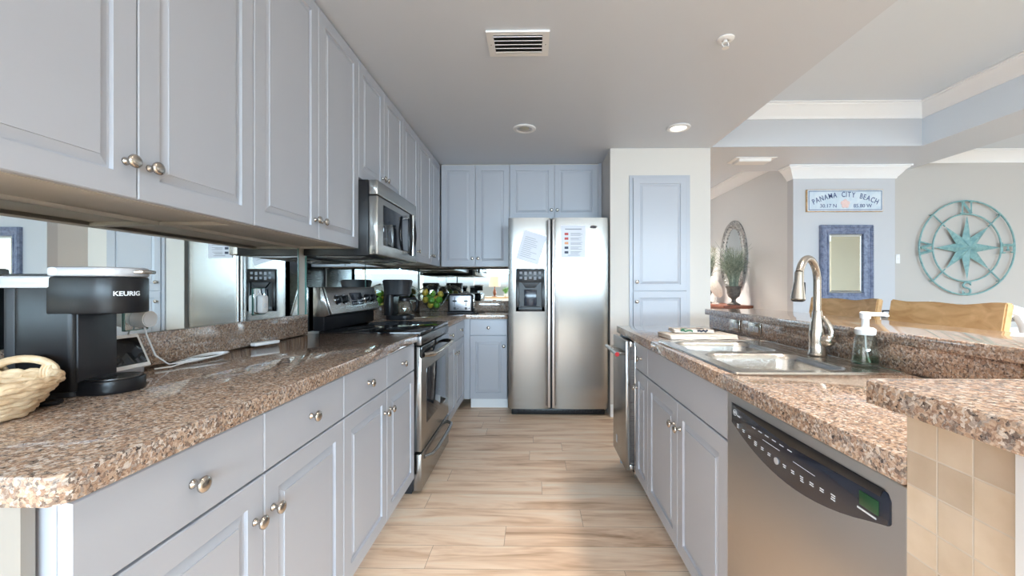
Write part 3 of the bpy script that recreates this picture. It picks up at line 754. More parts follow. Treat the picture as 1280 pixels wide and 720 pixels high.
# ------------------------------------------------------------------ trash compactor
t = thing('trash_compactor', 'slim stainless trash compactor at the far end of the sink counter, drawer ajar', 'compactor', (XRc, 2.742, 0), -PI2)
CW = 0.385
MB().box(.006, CW - .006, .03, .54, .08, .872).build('body', 'black_matte', t, smooth=False)
MB().box(.004, CW - .004, .0, .028, .08, .10).build('rail', 'steel', t, smooth=False)
b = MB(); b.box(CW - .020, CW - .004, -.002, .03, .10, .870, .002); b.build('side_rail', 'chrome', t)
d = MB().box(.002, CW - .010, -.052, -.028, .122, .868, .003).build('drawer_front', 'steel', t)
b = MB(); b.box(.02, CW - .03, -.028, .03, .13, .85); b.build('drawer_box', 'dark_steel', d, smooth=False)
for z_ in ((.835, .866), (.122, .15)): MB().box(CW - .05, CW - .012, -.028, -.004, z_[0], z_[1], .003).build('latch', 'chrome', d)
hd = MB().cyl((.02, -.100, .792), (CW - .02, -.100, .792), .012).build('handle', 'steel', d)
b = MB()
for x in (.05, CW - .05): b.cyl((x, -.10, .792), (x, -.052, .792), .008)
b.build('handle_post', 'steel', hd)
b = MB(); b.cyl((CW - .021, -.100, .792), (CW - .017, -.100, .792), .0125); b.build('medallion', 'red', hd)
MB().box(.10, .13, -.0535, -.051, .19, .235).build('badge', 'silver_plastic', d)

# ------------------------------------------------------------------ sink, faucet, soap
t = thing('double_sink', 'stainless double bowl sink set into the right granite worktop', 'sink', (0, 0, CT))
def rrect(x0, x1, y0, y1, r, n=6):
    pts = []
    for cx, cy, a0 in ((x1 - r, y1 - r, 0), (x0 + r, y1 - r, 90), (x0 + r, y0 + r, 180), (x1 - r, y0 + r, 270)):
        for i in range(n + 1): a = radians(a0 + 90 * i / n); pts.append((cx + r * cos(a), cy + r * sin(a)))
    return pts
bowls = [(0.648, 0.995, 1.275, 1.600), (0.648, 0.995, 1.648, 1.935)]
b = MB(); bm = b.bm
def loop(bm, pts, z): return [bm.verts.new((x, y, z)) for x, y in pts]
def bridge(bm, A, B):
    n = len(A)
    for i in range(n): bm.faces.new((A[i], A[(i + 1) % n], B[(i + 1) % n], B[i]))
def rect_ring(bm, outer, inner_pts_loop, z):
    pass
# deck: strips round the bowls (thin solid plates), bowls as lathed-like shells
dk = 0.004
SXa, SXb, SYa, SYb = SX0 - .014, SX1 + .010, SY0 - .012, SY1 + .012
outer = rrect(SXa, SXb, SYa, SYb, .03)
def fill_with_holes(outer, holes, z):
    bb = bmesh.new(); edges = []
    for lp in [outer] + holes:
        vs = [bb.verts.new((x, y, z)) for x, y in lp]
        for i in range(len(vs)): edges.append(bb.edges.new((vs[i], vs[(i + 1) % len(vs)])))
    bmesh.ops.triangle_fill(bb, edges=edges, use_beauty=True)
    return bb
holes = [rrect(x0, x1, y0, y1, .055) for x0, x1, y0, y1 in bowls]
bb = fill_with_holes(outer, holes, dk)
b.merge(bb)
bb = bmesh.new(); A = loop(bb, outer, dk); B2 = loop(bb, rrect(SXa - .002, SXb + .002, SYa - .002, SYb + .002, .032), .0006); bridge(bb, A, B2); b.merge(bb)
b.tube([(x, y, dk - .0005) for x, y in rrect(SXa + .004, SXb - .004, SYa + .004, SYb - .004, .028)], .003, 8, True)
b.build('deck', 'steel_sink', t, angle=40)
for x0, x1, y0, y1 in bowls:
    b = MB(); bb = bmesh.new(); prev = None
    for ins, z, r in ((-.001, dk, .055), (.004, .0, .055), (.010, -.02, .055), (.016, -.125, .055), (.024, -.152, .05), (.045, -.170, .04), (.09, -.176, .03)):
        L = loop(bb, rrect(x0 + ins, x1 - ins, y0 + ins, y1 - ins, r), z)
        if prev: bridge(bb, prev, L)
        prev = L
    bb.faces.new(prev); bmesh.ops.recalc_face_normals(bb, faces=list(bb.faces)); b.merge(bb)
    w = b.build('bowl', 'steel_sink', t, angle=50)
    MB().lathe([(0, -.172), (.02, -.172), (.034, -.1735), (.042, -.1755)], Matrix.Translation(((x0 + x1) / 2, (y0 + y1) / 2, 0)), 24).build('drain', 'chrome', w)
# faucet
fx, fy, fz = 1.062, 1.545, CT + dk + .003
t = thing('kitchen_faucet', 'tall brushed nickel gooseneck faucet with a pull-down spray behind the sink', 'faucet', (fx, fy, fz))
MB().lathe([(0, 0), (.030, 0), (.031, .004), (.027, .012), (.0265, .05), (.0275, .075), (.024, .10), (.0185, .135), (.0165, .16), (.0150, .166), (0, .166)], None, 32).build('body', 'nickel', t)
dv = Vector((-.80, -.60)); reach = .165; cz = .275; R = reach / 2
pts = [(0, 0, .160), (0, 0, .22), (0, 0, cz)]
for i in range(1, 15):
    a = pi * i / 16; k = R * (1 - cos(a)); pts.append((dv.x * k, dv.y * k, cz + R * sin(a)))
for f in (.0, ):
    pass
end = Vector(pts[-1]); dirn = (Vector(pts[-1]) - Vector(pts[-2])).normalized()
MB().tube(pts, .0128, 18).build('gooseneck', 'nickel', t)
p1 = end + dirn * .006; p2 = p1 + Vector((dv.x * .012, dv.y * .012, -.094))
b = MB(); ax = (p2 - p1); L = ax.length; mtx = Matrix.Translation(p1) @ ax.to_track_quat('Z', 'Y').to_matrix().to_4x4()
b.lathe([(0, -.006), (.0135, -.006), (.0145, 0), (.0155, .03), (.0215, .075), (.0235, L - .004), (.021, L), (0, L)], mtx, 28)
sp = b.build('spray_head', 'nickel', t)
MB().lathe([(0, L + .0005), (.018, L + .0005), (.017, L + .003), (0, L + .003)], mtx, 24).build('nozzle', 'black', sp)
q = p1 + ax * .55; MB().box(q.x + .012, q.x + .022, q.y - .007, q.y + .007, q.z - .022, q.z + .022, .003).build('spray_button', 'black', sp)
# side valve and lever
s = Vector((.62, -.78, 0))
b = MB(); b.cyl((s.x * .010, s.y * .010, .058), (s.x * .032, s.y * .032, .058), .0215, .023, 28); b.ball((s.x * .034, s.y * .034, .058), .023); hb = b.build('valve', 'nickel', t)
b = MB(); b.tube([(s.x * .044, s.y * .044, .066), (s.x * .046, s.y * .046, .092), (s.x * .038, s.y * .038, .114), (s.x * .026, s.y * .026, .134), (s.x * .018, s.y * .018, .144)], [.011, .010, .009, .008, .006], 12); b.build('lever', 'nickel', hb)
# soap bottle
t = thing('soap_dispenser', 'clear glass soap bottle with a white pump on the sink edge', 'soap bottle', (1.075, 1.340, CT + dk + .003))
MB().lathe([(0, 0), (.035, 0), (.037, .004), (.0375, .012), (.033, .05), (.029, .09), (.024, .098), (.0205, .102), (.0185, .102), (.022, .096), (.027, .088), (.031, .05), (.0352, .014), (.034, .006), (0, .005)], None, 32).build('bottle', 'glass', t)
MB().lathe([(0, .0062), (.0335, .0064), (.0345, .014), (.0335, .030), (0, .030)], None, 32).build('soap', 'soap', t)
pu = MB().lathe([(0, .100), (.026, .100), (.028, .104), (.028, .118), (.022, .123), (.012, .124), (.0105, .128), (.0105, .150), (.014, .152), (.0155, .170), (.013, .174), (0, .174)], None, 28).build('pump', 'white_plastic', t)
MB().tube([(0, 0, .166), (.02, -.012, .167), (.045, -.024, .166), (.050, -.027, .160)], [.008, .007, .006, .005], 10).build('spout', 'white_plastic', pu)
MB().tube([(0, 0, .10), (.002, 0, .06), (.008, -.004, .02), (.011, -.006, .010)], .0025, 8).build('dip_tube', 'white_plastic', pu)

# ------------------------------------------------------------------ towels on the worktop
def towel(name, label, cx, cy, z0, lx, ly, layers, rz, th=.007):
    t = thing(name, label, 'towel', (cx, cy, z0), rz)
    b = MB(); random.seed(int(lx * 1000))
    for k in range(layers):
        n = 10; z = k * th
        pts = []
        for i in range(n + 1):
            x = -lx / 2 + lx * i / n
            pts.append((x, z + .0015 * sin(i * 1.7 + k) + .0015))
        top = [(x, zz + th * .92) for x, zz in pts]
        b.xz_prism(pts + top[::-1], -ly / 2 + k * .006, ly / 2 - k * .004, .0022)
    b.build('folded_cloth', 'towel', t, angle=50)
    return t
towel('dish_towel', 'cream dish towel folded flat behind the sink, lower of two', .84, 2.12, CT + .001, .34, .19, 3, .06)
t = towel('dish_towel', 'small folded printed towel with green and navy marks on top of the cream one', .83, 2.17, CT + .025, .20, .12, 2, -.05, .008)
b = MB(); b.tube([(-.07 + .012 * i, -.0615 - .001, .013 + .004 * sin(i * 2.2)) for i in range(6)], .004, 8); b.ball((-.045, -.03, .019), (.02, .012, .002)); b.build('green_print', 'towel_green', t)
b = MB(); b.tube([(.015 + .010 * i, -.0605, .012 + .005 * sin(i * 2.9)) for i in range(6)], .005, 8); b.ball((.04, -.02, .019), (.022, .010, .002)); b.build('navy_print', 'towel_navy', t)

# outlets in the granite splash
for i, (yy, lb) in enumerate(((2.32, 'farther of two chrome outlet plates in the granite below the bar'), (2.115, 'nearer chrome outlet plate in the granite below the bar'))):
    t = thing('outlet_plate', lb, 'outlet', (1.1375, yy, .968), -PI2, 'outlet plates below the bar')
    MB().box(-.058, .058, -.006, -.0005, -.035, .030, .002).build('cover_plate', 'nickel', t)
    b = MB()
    for x in (-.024, .024): b.box(x - .016, x + .016, -.0075, -.005, -.016, .012, .001)
    b.build('receptacle', 'silver_plastic', t)

# ------------------------------------------------------------------ single cup coffee machine
ang = radians(12)
C0 = Vector((-1.080, 0.942)); ax = Vector((cos(ang), sin(ang))); pv = Vector((-sin(ang), cos(ang)))
ctr = C0 + pv * .065
t = thing('pod_coffee_maker', 'black single cup coffee machine with a silver lid on the near left counter', 'coffee machine', (ctr.x, ctr.y, CT + .0005), ang)
# local: +x front, y lateral; column front at x=0, body back to -0.115
bd = MB().xy_prism(rrect(-.120, 0, -.065, .065, .012), .012, .270, .004).build('body', 'black', t)
MB().xy_prism(rrect(-.146, -.116, -.056, .056, .008), .012, .262, .003).build('water_tank', 'black_matte', t)
b = MB(); b.xy_prism(rrect(-.150, -.040, -.0665, .0665, .012), .258, .286, .003); b.build('rear_band', 'silver_plastic', t)
b = MB(); b.xy_prism(rrect(-.146, -.044, -.064, .064, .012), .284, .291, .002); b.build('rear_lid', 'black', t)
hp = [(-.055, -.066), (.035, -.066)] + [(.035 + .066 * cos(radians(a)), .066 * sin(radians(a))) for a in range(-80, 90, 10)] + [(.035, .066), (-.055, .066)]
hd = MB().xy_prism(hp, .196, .285, .004).build('brew_head', 'black', t)
lp = [(-.055, -.067), (.035, -.067)] + [(.035 + .067 * cos(radians(a)), .067 * sin(radians(a))) for a in range(-80, 90, 10)] + [(.035, .067), (-.055, .067)]
ld = MB().xy_prism(lp, .285, .309, .007).build('lid', 'silver_plastic', t)
MB().xy_prism([(.080, -.030), (.114, -.024), (.118, 0), (.114, .024), (.080, .030)], .294, .303, .003).build('lid_tab', 'nickel', ld)
MB().cyl((-.040, -.0675, .297), (-.040, -.0655, .297), .010).build('hinge_cap', 'silver_plastic', ld)
MB().box(-.002, .003, -.058, .058, .034, .197, .002).build('column_face', 'black_matte', t)
def on_head(x, y, z):
    a = radians(-34) + x / .0665
    r = .0662 + z
    return (.035 + r * cos(a), r * sin(a), .244 + y)
MB().text('KEURIG', .0155, on_head, .0006, .0003).build('lettering', 'print_white', hd)
tp = [(-.012, -.052), (.035, -.060)] + [(.035 + .060 * cos(radians(a)), .060 * sin(radians(a))) for a in range(-80, 90, 10)] + [(.035, .060), (-.012, .052)]
tr = MB().xy_prism(tp, .0, .034, .004).build('drip_tray', 'black', t)
b = MB(); b.xy_prism([(x * .86 + .006, y * .86) for x, y in tp], .034, .0365)
b.build('drip_grate', 'dark_steel', tr)
b = MB(); b.xy_prism(rrect(-.118, -.004, -.062, .062, .012), .0, .013); b.build('foot', 'black_matte', t)
# its cord, behind, and a dark cord end on the counter
tag(MB().tube([(-1.12, .900, CT + .006), (-1.085, .903, CT + .006), (-1.058, .896, CT + .006), (-1.050, .882, CT + .006), (-1.068, .868, CT + .006), (-1.10, .863, CT + .006)], .0055, 8).build('power_cord', 'black'),
    'black power cord lying between the wicker basket and the coffee machine', 'cord')

# ------------------------------------------------------------------ wicker basket
t = thing('wicker_basket', 'pale wicker basket with a looped handle at the near left edge of the counter', 'basket', (-1.105, 0.765, CT + .001))
b = MB()
H = .060; rows = 7
for k in range(rows):
    f = k / (rows - 1); rx = .090 + .036 * f; ry = .088 + .044 * f; z = .008 + H * f * .92
    b.tube([(rx * cos(2 * pi * i / 72) * (1 + .016 * (1 if (i // 3 + k) % 2 else -1)), ry * sin(2 * pi * i / 72) * (1 + .016 * (1 if (i // 3 + k) % 2 else -1)), z + .0018 * sin(i * 1.1 + k)) for i in range(72)], .0066, 8, True)
b.build('weave', 'wicker', t)
b = MB(); b.xy_prism([(.088 * cos(2 * pi * i / 32), .086 * sin(2 * pi * i / 32)) for i in range(32)], .001, .006); b.build('base', 'wicker', t)
b = MB()
for i in range(24):
    a = 2 * pi * i / 24; b.tube([(.088 * cos(a), .086 * sin(a), .004), (.108 * cos(a), .110 * sin(a), .034), (.125 * cos(a), .130 * sin(a), .068)], .003, 6)
b.build('stakes', 'wicker', t)
b = MB()
for s_ in (0, 1):
    b.tube([(.128 * cos(2 * pi * i / 72), .134 * sin(2 * pi * i / 72), .068 + .005 * sin(i * pi / 3 + pi * s_)) for i in range(72)], .0062, 8, True)
b.build('rim', 'wicker', t)
def handle_loop(a0, dx):
    b = MB(); c = Vector((.126 * cos(a0), .132 * sin(a0), .070)); tg = Vector((-sin(a0), cos(a0), 0))
    b.tube([c + tg * (.055 * cos(pi * i / 14)) + Vector((0, 0, .030 * sin(pi * i / 14))) for i in range(15)], .0085, 10)
    for sg in (-1, 1):
        for j in range(3):
            o = c + tg * (sg * (.052 - j * .006)); b.tube([o + Vector((cos(a0) * .014 * cos(q * pi / 6), sin(a0) * .014 * cos(q * pi / 6), -.002 + .017 * sin(q * pi / 6))) for q in range(12)], .0036, 6, True)
    return b.build('handle', 'wicker', t)
handle_loop(radians(105), 0); handle_loop(radians(285), 0)

# ------------------------------------------------------------------ smart display, cable, remote, mirror outlets
t = thing('smart_display', 'small tablet display with a white frame leaning behind the coffee machine', 'tablet', (-1.195, 1.182, CT + .001), PI2)
tl = radians(-24)
fr = MB().box(-.066, .072, -.006, .006, .0, .108, .004, 3).build('frame', 'white_plastic', t, (0, 0, .016), (tl, 0, 0))
MB().box(-.056, .062, -.0072, -.005, .012, .096, .001).build('screen', 'black_glass', fr)
MB().xy_prism(rrect(-.05, .055, -.004, .05, .012), .0, .020, .003).build('stand', 'print_grey', t)
b = MB()
pts = []
for k in range(4):
    for i in range(24):
        a = 2 * pi * i / 24; pts.append((-1.205 + (.030 + .002 * k) * cos(a) + .004 * k, 1.455 + (.105 - .008 * k) * sin(a) + .01 * k, CT + .0045 + .0022 * k + .0008 * sin(3 * a)))
lead = [(-1.252, 1.292, 1.058), (-1.243, 1.29, 1.03), (-1.222, 1.30, .96), (-1.205, 1.33, CT + .006)]
b.tube(lead + pts + [(-1.18, 1.36, CT + .005), (-1.17, 1.30, CT + .004), (-1.19, 1.262, CT + .004)], .0026, 6)
tag(b.build('charging_cable', 'white_plastic'), 'white charging cable coiled on the granite against the backsplash', 'cable')
t = thing('remote', 'small white remote lying alone on the granite by the backsplash', 'remote', (-1.215, 1.83, CT + .001), radians(74))
MB().box(-.062, .062, -.017, .017, 0, .015, .005, 3).build('body', 'white_plastic', t)
b = MB()
for i in range(3): b.cyl((-.03 + .02 * i, 0, .0145), (-.03 + .02 * i, 0, .0158), .005, seg=16)
b.build('buttons', 'print_white', t)
def mirror_outlet(label, y, z):
    t = thing('outlet_plate', label, 'outlet', (XL + .0075, y, z), PI2)
    b = MB(); b.box(-.038, .038, -.005, -.0003, -.060, .060, .0015); pl = b.build('cover_plate', 'mirror', t)
    b = MB(); b.box(-.040, .040, -.0035, -.0005, -.062, -.058); b.box(-.040, .040, -.0035, -.0005, .058, .062); b.box(-.040, -.036, -.0035, -.0005, -.062, .062); b.box(.036, .040, -.0035, -.0005, -.062, .062)
    b.build('bevel_edge', 'mirror_edge', t, smooth=False)
    b = MB()
    for zz in (-.026, .026): b.cyl((0, -.006, zz), (0, -.004, zz), .015, seg=20)
    b.build('receptacle', 'white_plastic', t)
mirror_outlet('mirrored outlet plate above the tablet on the left mirror', 1.285, 1.105)
mirror_outlet('mirrored outlet plate on the left mirror above the white remote', 1.868, 1.115)
t = thing('plug_adapter', 'round white plug adapter in the outlet above the tablet', 'plug', (XL + .0137, 1.285, 1.079), PI2)
MB().cyl((0, 0, 0), (0, -.040, 0), .027, .026, 28).build('body', 'white_plastic', t); MB().cyl((0, -.0400, 0), (0, -.0415, 0), .023, .0225, 28).build('cap', 'print_white', t)
t = thing('night_light', 'white plug-in night light in the outlet nearer the range', 'night light', (XL + .0137, 1.868, 1.105), PI2)
MB().xz_prism(rrect(-.022, .022, -.045, .040, .014), -.026, 0, .005).build('body', 'white_plastic', t); MB().box(-.010, .010, -.0285, -.025, -.020, .002, .002).build('lens', 'print_white', t)

# ------------------------------------------------------------------ drip coffee maker
t = thing('drip_coffee_maker', 'black drip coffee maker with a glass carafe on the counter past the range', 'coffee maker', (-1.105, 3.30, CT + .0005))
MB().xy_prism(rrect(-.085, .125, -.085, .085, .06, 8), .0, .038, .006).build('base', 'black', t)
MB().xy_prism(rrect(-.095, -.015, -.082, .082, .03, 6), .036, .205, .003).build('column', 'black', t)
b = MB(); bb = bmesh.new(); prev = None
for z, g in ((.200, .0), (.205, .004), (.262, .006), (.300, .012), (.312, .014)):
    L_ = loop(bb, rrect(-.098 - g, .100 + g, -.085 - g, .085 + g, .075, 8), z)
    if prev: bridge(bb, prev, L_)
    else: bb.faces.new(L_[::-1])
    prev = L_
bb.faces.new(prev); bmesh.ops.recalc_face_normals(bb, faces=list(bb.faces)); b.merge(bb)
hd = b.build('filter_housing', 'black_matte', t)
MB().xy_prism(rrect(-.108, .110, -.094, .094, .078, 8), .312, .322, .003).build('lid', 'black', hd)
MB().xy_prism(rrect(-.03, .095, -.06, .06, .05, 8), .187, .201, .002).build('filter_outlet', 'black', hd)
ca = MB().lathe([(0, .039), (.052, .039), (.060, .050), (.064, .075), (.058, .120), (.046, .150), (.046, .166), (.0445, .166), (.0445, .150), (.0565, .120), (.0625, .075), (.0585, .051), (.051, .0405), (0, .0405)], Matrix.Translation((.058, 0, .0005)), 32).build('carafe', 'glass', t)
MB().lathe([(.0475, .150), (.0475, .170), (.030, .180), (0, .181)], Matrix.Translation((.058, 0, .0005)), 28).build('carafe_lid', 'black', ca)
MB().tube([(.100, 0, .168), (.142, 0, .172), (.160, 0, .150), (.158, 0, .100), (.140, 0, .066)], [.010, .011, .011, .010, .007], 10).build('carafe_handle', 'black', ca)

# ------------------------------------------------------------------ fruit bowl
bc = Vector((-1.01, 4.10, CT + .001))
t = thing('fruit_bowl', 'wide flaring clear glass bowl of lemons and green apples in the back corner', 'bowl', bc)
MB().lathe([(0, 0), (.060, 0), (.062, .006), (.040, .022), (.060, .05), (.105, .105), (.140, .165), (.155, .205), (.1515, .206), (.136, .167), (.101, .108), (.056, .053), (.030, .028), (0, .026)], None, 40).build('bowl', 'glass', t)
random.seed(11)
fruits = []
def place_fruit(kind, x, y, z, lab):
    if kind == 'lemon': o = MB().lathe([(0, -.040), (.006, -.037), (.018, -.030), (.029, -.012), (.030, .004), (.025, .020), (.013, .032), (.006, .037), (0, .041)], None, 18).build('lemon', 'lemon')
    else: o = MB().lathe([(0, -.024), (.008, -.029), (.020, -.027), (.031, -.012), (.034, .006), (.028, .024), (.014, .030), (.005, .026), (0, .022)], None, 18).build('green_apple', 'lime')
    o.location = (bc.x + x, bc.y + y, bc.z + z); o.rotation_euler = (random.uniform(-1.2, 1.2), random.uniform(-1.2, 1.2), random.uniform(0, 6))
    tag(o, lab, 'fruit', kind + 's in the glass bowl')
F = [('lemon', -.026, -.016, .086, 'lowest yellow lemon at the bottom of the glass fruit bowl'), ('apple', .028, .020, .082, 'green apple at the bottom of the glass fruit bowl'),
     ('lemon', -.072, -.036, .136, 'yellow lemon at the front left of the glass fruit bowl, middle layer'), ('apple', .064, -.036, .134, 'green apple at the front right of the glass fruit bowl'),
     ('apple', -.005, -.064, .130, 'green apple at the front middle of the glass fruit bowl'), ('lemon', .02, .055, .148, 'yellow lemon towards the back of the glass fruit bowl'),
     ('lemon', -.078, -.020, .209, 'topmost yellow lemon on the left of the glass fruit bowl'), ('apple', .0, -.035, .198, 'topmost green apple in the middle of the glass fruit bowl'),
     ('lemon', .072, .0, .192, 'topmost yellow lemon on the right of the glass fruit bowl'), ('apple', -.06, .055, .165, 'green apple at the back left of the glass fruit bowl')]
for f in F: place_fruit(*f)
# clear crumpled wrap standing over the fruit
b = MB(); bb = bmesh.new(); rings = []
for j, (r, z) in enumerate(((.152, .200), (.140, .232), (.105, .258), (.055, .278), (.012, .292))):
    rings.append([bb.verts.new((r * cos(2 * pi * i / 28) * (1 + random.uniform(-.06, .06)), r * sin(2 * pi * i / 28) * (1 + random.uniform(-.06, .06)), z + random.uniform(-.008, .012))) for i in range(28)])
for a_, c_ in zip(rings, rings[1:]): bridge(bb, a_, c_)
bmesh.ops.recalc_face_normals(bb, faces=list(bb.faces)); b.merge(bb)
wr = b.build('plastic_wrap', 'wrap', t, smooth=False)
sm = wr.modifiers.new('s', 'SOLIDIFY'); sm.thickness = .0012

# ------------------------------------------------------------------ toaster
t = thing('toaster', 'chrome and black four slot toaster in front of the back wall mirror', 'toaster', (-0.725, 4.03, CT + .001), radians(4))
MB().box(-.125, .125, .0, .25, .012, .192, .018, 4).build('body', 'black', t)
fp = MB().box(-.104, .104, -.006, .01, .026, .180, .004, 3).build('front_panel', 'toaster_front', t)
b = MB()
for x in (-.055, .055):
    b.box(x - .003, x + .003, -.0075, -.005, .075, .165)
b.build('lever_slot', 'black_matte', fp, smooth=False)
for x in (-.055, .055):
    MB().box(x - .020, x + .020, -.026, -.006, .118, .132, .004).build('lever', 'black', fp)
    b = MB(); b.cyl((x, -.006, .052), (x, -.020, .052), .013, .012, 20); b.build('browning_knob', 'black', fp)
    MB().cyl((x + .032, -.006, .052), (x + .032, -.010, .052), .005, seg=12).build('button', 'black', fp)
MB().box(-.11, .11, .03, .23, .188, .194, .002).build('top_plate', 'chrome', t)
b = MB()
for x in (-.075, -.028, .028, .075): b.box(x - .014, x + .014, .05, .21, .1935, .1955)
b.build('slot', 'black_matte', t, smooth=False)
MB().box(-.132, .132, -.004, .254, .0, .014, .004).build('base', 'black_matte', t)
MB().box(.124, .130, .03, .22, .05, .17, .002).build('side_panel', 'chrome', t)
tag(MB().tube([(-.60, 4.05, CT + .005), (-.56, 4.02, CT + .005), (-.545, 3.99, CT + .005), (-.58, 4.0, CT + .005), (-.56, 4.06, CT + .005), (-.50, 4.11, CT + .005), (-.53, 4.30, CT + .005), (-.56, 4.44, CT + .005)], .0045, 8).build('power_cord', 'black'), 'black toaster cord lying on the back worktop beside the toaster', 'cord')

# ------------------------------------------------------------------ ceiling fittings
def recessed(label, x, y, lit, zc_=ZC):
    t = thing('recessed_light', label, 'ceiling light', (x, y, zc_ - .001), 0)
    MB().lathe([(.062, .0), (.090, .0), (.092, -.004), (.086, -.010), (.066, -.012), (.060, -.006), (.060, .0)], None, 40).build('trim_ring', 'white_plastic', t)
    if lit: MB().lathe([(0, -.006), (.040, -.006), (.060, -.002), (.060, 0), (0, 0)], None, 32).build('lens', 'bulb', t)
    else:
        MB().lathe([(.060, -.004), (.056, -.001), (0, -.0008), ], None, 32).build('baffle', 'silver_plastic', t)
        MB().lathe([(0, -.012), (.020, -.011), (.036, -.006), (.040, -.0012), (0, -.0009)], None, 28).build('bulb', 'bulb_off', t)
    return t
recessed('unlit recessed ceiling light over the aisle in front of the refrigerator', -0.073, 3.255, False)
recessed('lit recessed ceiling light in front of the pantry', 1.149, 3.255, True)
for lx, ly, lz, lp, lb in ((1.149, 1.0, ZC, 3.0, 'lit recessed ceiling light above the dishwasher, out of frame overhead'),
                       (-0.073, 0.7, ZC, .45, 'added recessed fill light over the near aisle, out of frame overhead'),  # added to brighten the floor and the right cabinets
                       (-0.073, -1.2, ZC, 2.6, 'added recessed fill light behind the camera in line with the aisle'),  # added for more warm light from behind
                       (1.149, -1.2, ZC, .5, 'added recessed fill light behind the camera in line with the sink'),  # another unseen lamp added for warm fill
                       (6.00, 3.85, 2.64, .6, 'lit recessed ceiling light in the dining area near the compass wall'),
                       (1.85, 5.9, 2.66, 9.5, 'added unseen recessed fill light in the hall beyond the beam')):  # hidden lamp added to brighten the hall walls
    recessed(lb, lx, ly, True, lz); spot('downlight', (lx, ly, lz - .03), LAMP_W * lp)
spot('pantry_lamp', (1.149, 3.255, ZC - .03), LAMP_W * .65, angle=84, blend=1.0)
t = thing('air_vent', 'white louvred air vent in the ceiling over the aisle', 'vent', (-0.079, 2.117, ZC - .0005))
b = MB(); w2, d2 = .158, .106
b.box(-w2, w2, -d2, -d2 + .026, -.010, 0); b.box(-w2, w2, d2 - .026, d2, -.010, 0); b.box(-w2, -w2 + .034, -d2 + .0262, d2 - .0262, -.010, 0); b.box(w2 - .034, w2, -d2 + .0262, d2 - .0262, -.010, 0)
b.build('frame', 'white_plastic', t)
MB().box(-.1235, .1235, -.079, .079, -.003, -.0005).build('duct_opening', 'burner', t, smooth=False)
for k in range(5):
    y = -.066 + k * .033
    MB().prism([(y - .012, -.017), (y + .010, -.006), (y + .011, -.004), (y - .013, -.0145)], lambda a, c: (-.122, a, c), lambda a, c: (.122, a, c)).build('louvre', 'white_plastic', t, smooth=False)
for x in (-.141, .141): MB().ball((x, 0, -.010), (.004, .004, .002), 10).build('screw', 'chrome', t)
t = thing('sprinkler', 'small white fire sprinkler head in the kitchen ceiling', 'sprinkler', (0.98, 2.10, ZC - .0005))
MB().lathe([(.0, 0), (.042, 0), (.042, -.004), (.030, -.010), (.018, -.010), (.016, -.004), (0, -.004)], None, 32).build('escutcheon', 'white_plastic', t)
b = MB(); b.cyl((0, 0, -.004), (0, 0, -.020), .010); b.tube([(-.012, 0, -.018), (-.016, 0, -.030), (-.006, 0, -.042), (0, 0, -.044), (.006, 0, -.042), (.016, 0, -.030), (.012, 0, -.018)], .0025, 8); b.build('frame', 'white_plastic', t)
MB().lathe([(0, -.044), (.016, -.045), (.017, -.047), (0, -.048)], None, 20).build('deflector', 'white_plastic', t)
t = thing('ceiling_register', 'flat white air register under the beam near the hall', 'vent', (2.17, 4.10, ZC - .0005))
MB().box(-.20, .20, -.10, .10, -.006, 0, .002).build('frame', 'white_plastic', t)
MB().prism([(-.08, -.006), (.075, -.006), (.06, -.032), (-.065, -.032)], lambda a, c: (-.155, a, c), lambda a, c: (.155, a, c), .002).build('diffuser', 'white_plastic', t)

# ------------------------------------------------------------------ niche wall: sign and framed mirror
yw = 4.35
t = thing('beach_sign', 'pale blue wooden beach sign with arched lettering above the framed mirror', 'sign', (px_x(1049.5, yw), yw, px_z(252.5, yw)))
sw, sh = .395, .116
MB().box(-sw, sw, -.024, -.0005, -sh, sh, .002).build('board', 'wood', t)
MB().box(-sw + .006, sw - .006, -.026, -.0235, -sh + .006, sh - .006).build('face', 'sign_blue', t, smooth=False)
b = MB(); i_ = .016; e = .006
b.box(-sw + i_, sw - i_, -.0275, -.0255, sh - i_ - e, sh - i_); b.box(-sw + i_, sw - i_, -.0275, -.0255, -sh + i_, -sh + i_ + e)
b.box(-sw + i_, -sw + i_ + e, -.0275, -.0255, -sh + i_, sh - i_); b.box(sw - i_ - e, sw - i_, -.0275, -.0255, -sh + i_, sh - i_)
b.build('border', 'sign_border', t, smooth=False)
b = MB(); word = 'PANAMA CITY BEACH'; Rr = .74
def char_width(ch):
    q = MB().text(ch, .078, lambda x, y, z: (x, y, z)); xs = [v.co.x for v in q.bm.verts]; q.bm.free(); return (max(xs) - min(xs)) * .72
cw = [.030 if c == ' ' else char_width(c) for c in word]; gap = (.70 - sum(cw)) / (len(cw) - 1); acc = -.35
for ch, w_ in zip(word, cw):
    a = (acc + w_ / 2) / Rr; acc += w_ + gap
    if ch == ' ': continue
    cx, cz_ = Rr * sin(a), Rr * cos(a) - Rr + .060
    b.text(ch, .078, lambda x, y, z, a=a, cx=cx, cz_=cz_: (cx + x * .72 * cos(a) + y * sin(a), -.0270 - z, cz_ - x * .72 * sin(a) + y * cos(a)), .0008, .0006)
b.text('30.17 N', .054, lambda x, y, z: (-.175 + x, -.0270 - z, -.058 + y), .0008); b.text('85.80 W', .054, lambda x, y, z: (.18 + x, -.0270 - z, -.058 + y), .0008)
b.build('lettering', 'sign_ink', t)
b = MB()
for k in range(5):
    a = pi / 2 + 2 * pi * k / 5; b.ball((.0 + .028 * cos(a), -.027, -.035 + .028 * sin(a)), (.022, .004, .022), 14)
b.ball((0, -.027, -.035), (.030, .006, .030), 16); b.build('shell', 'shell_pink', t)

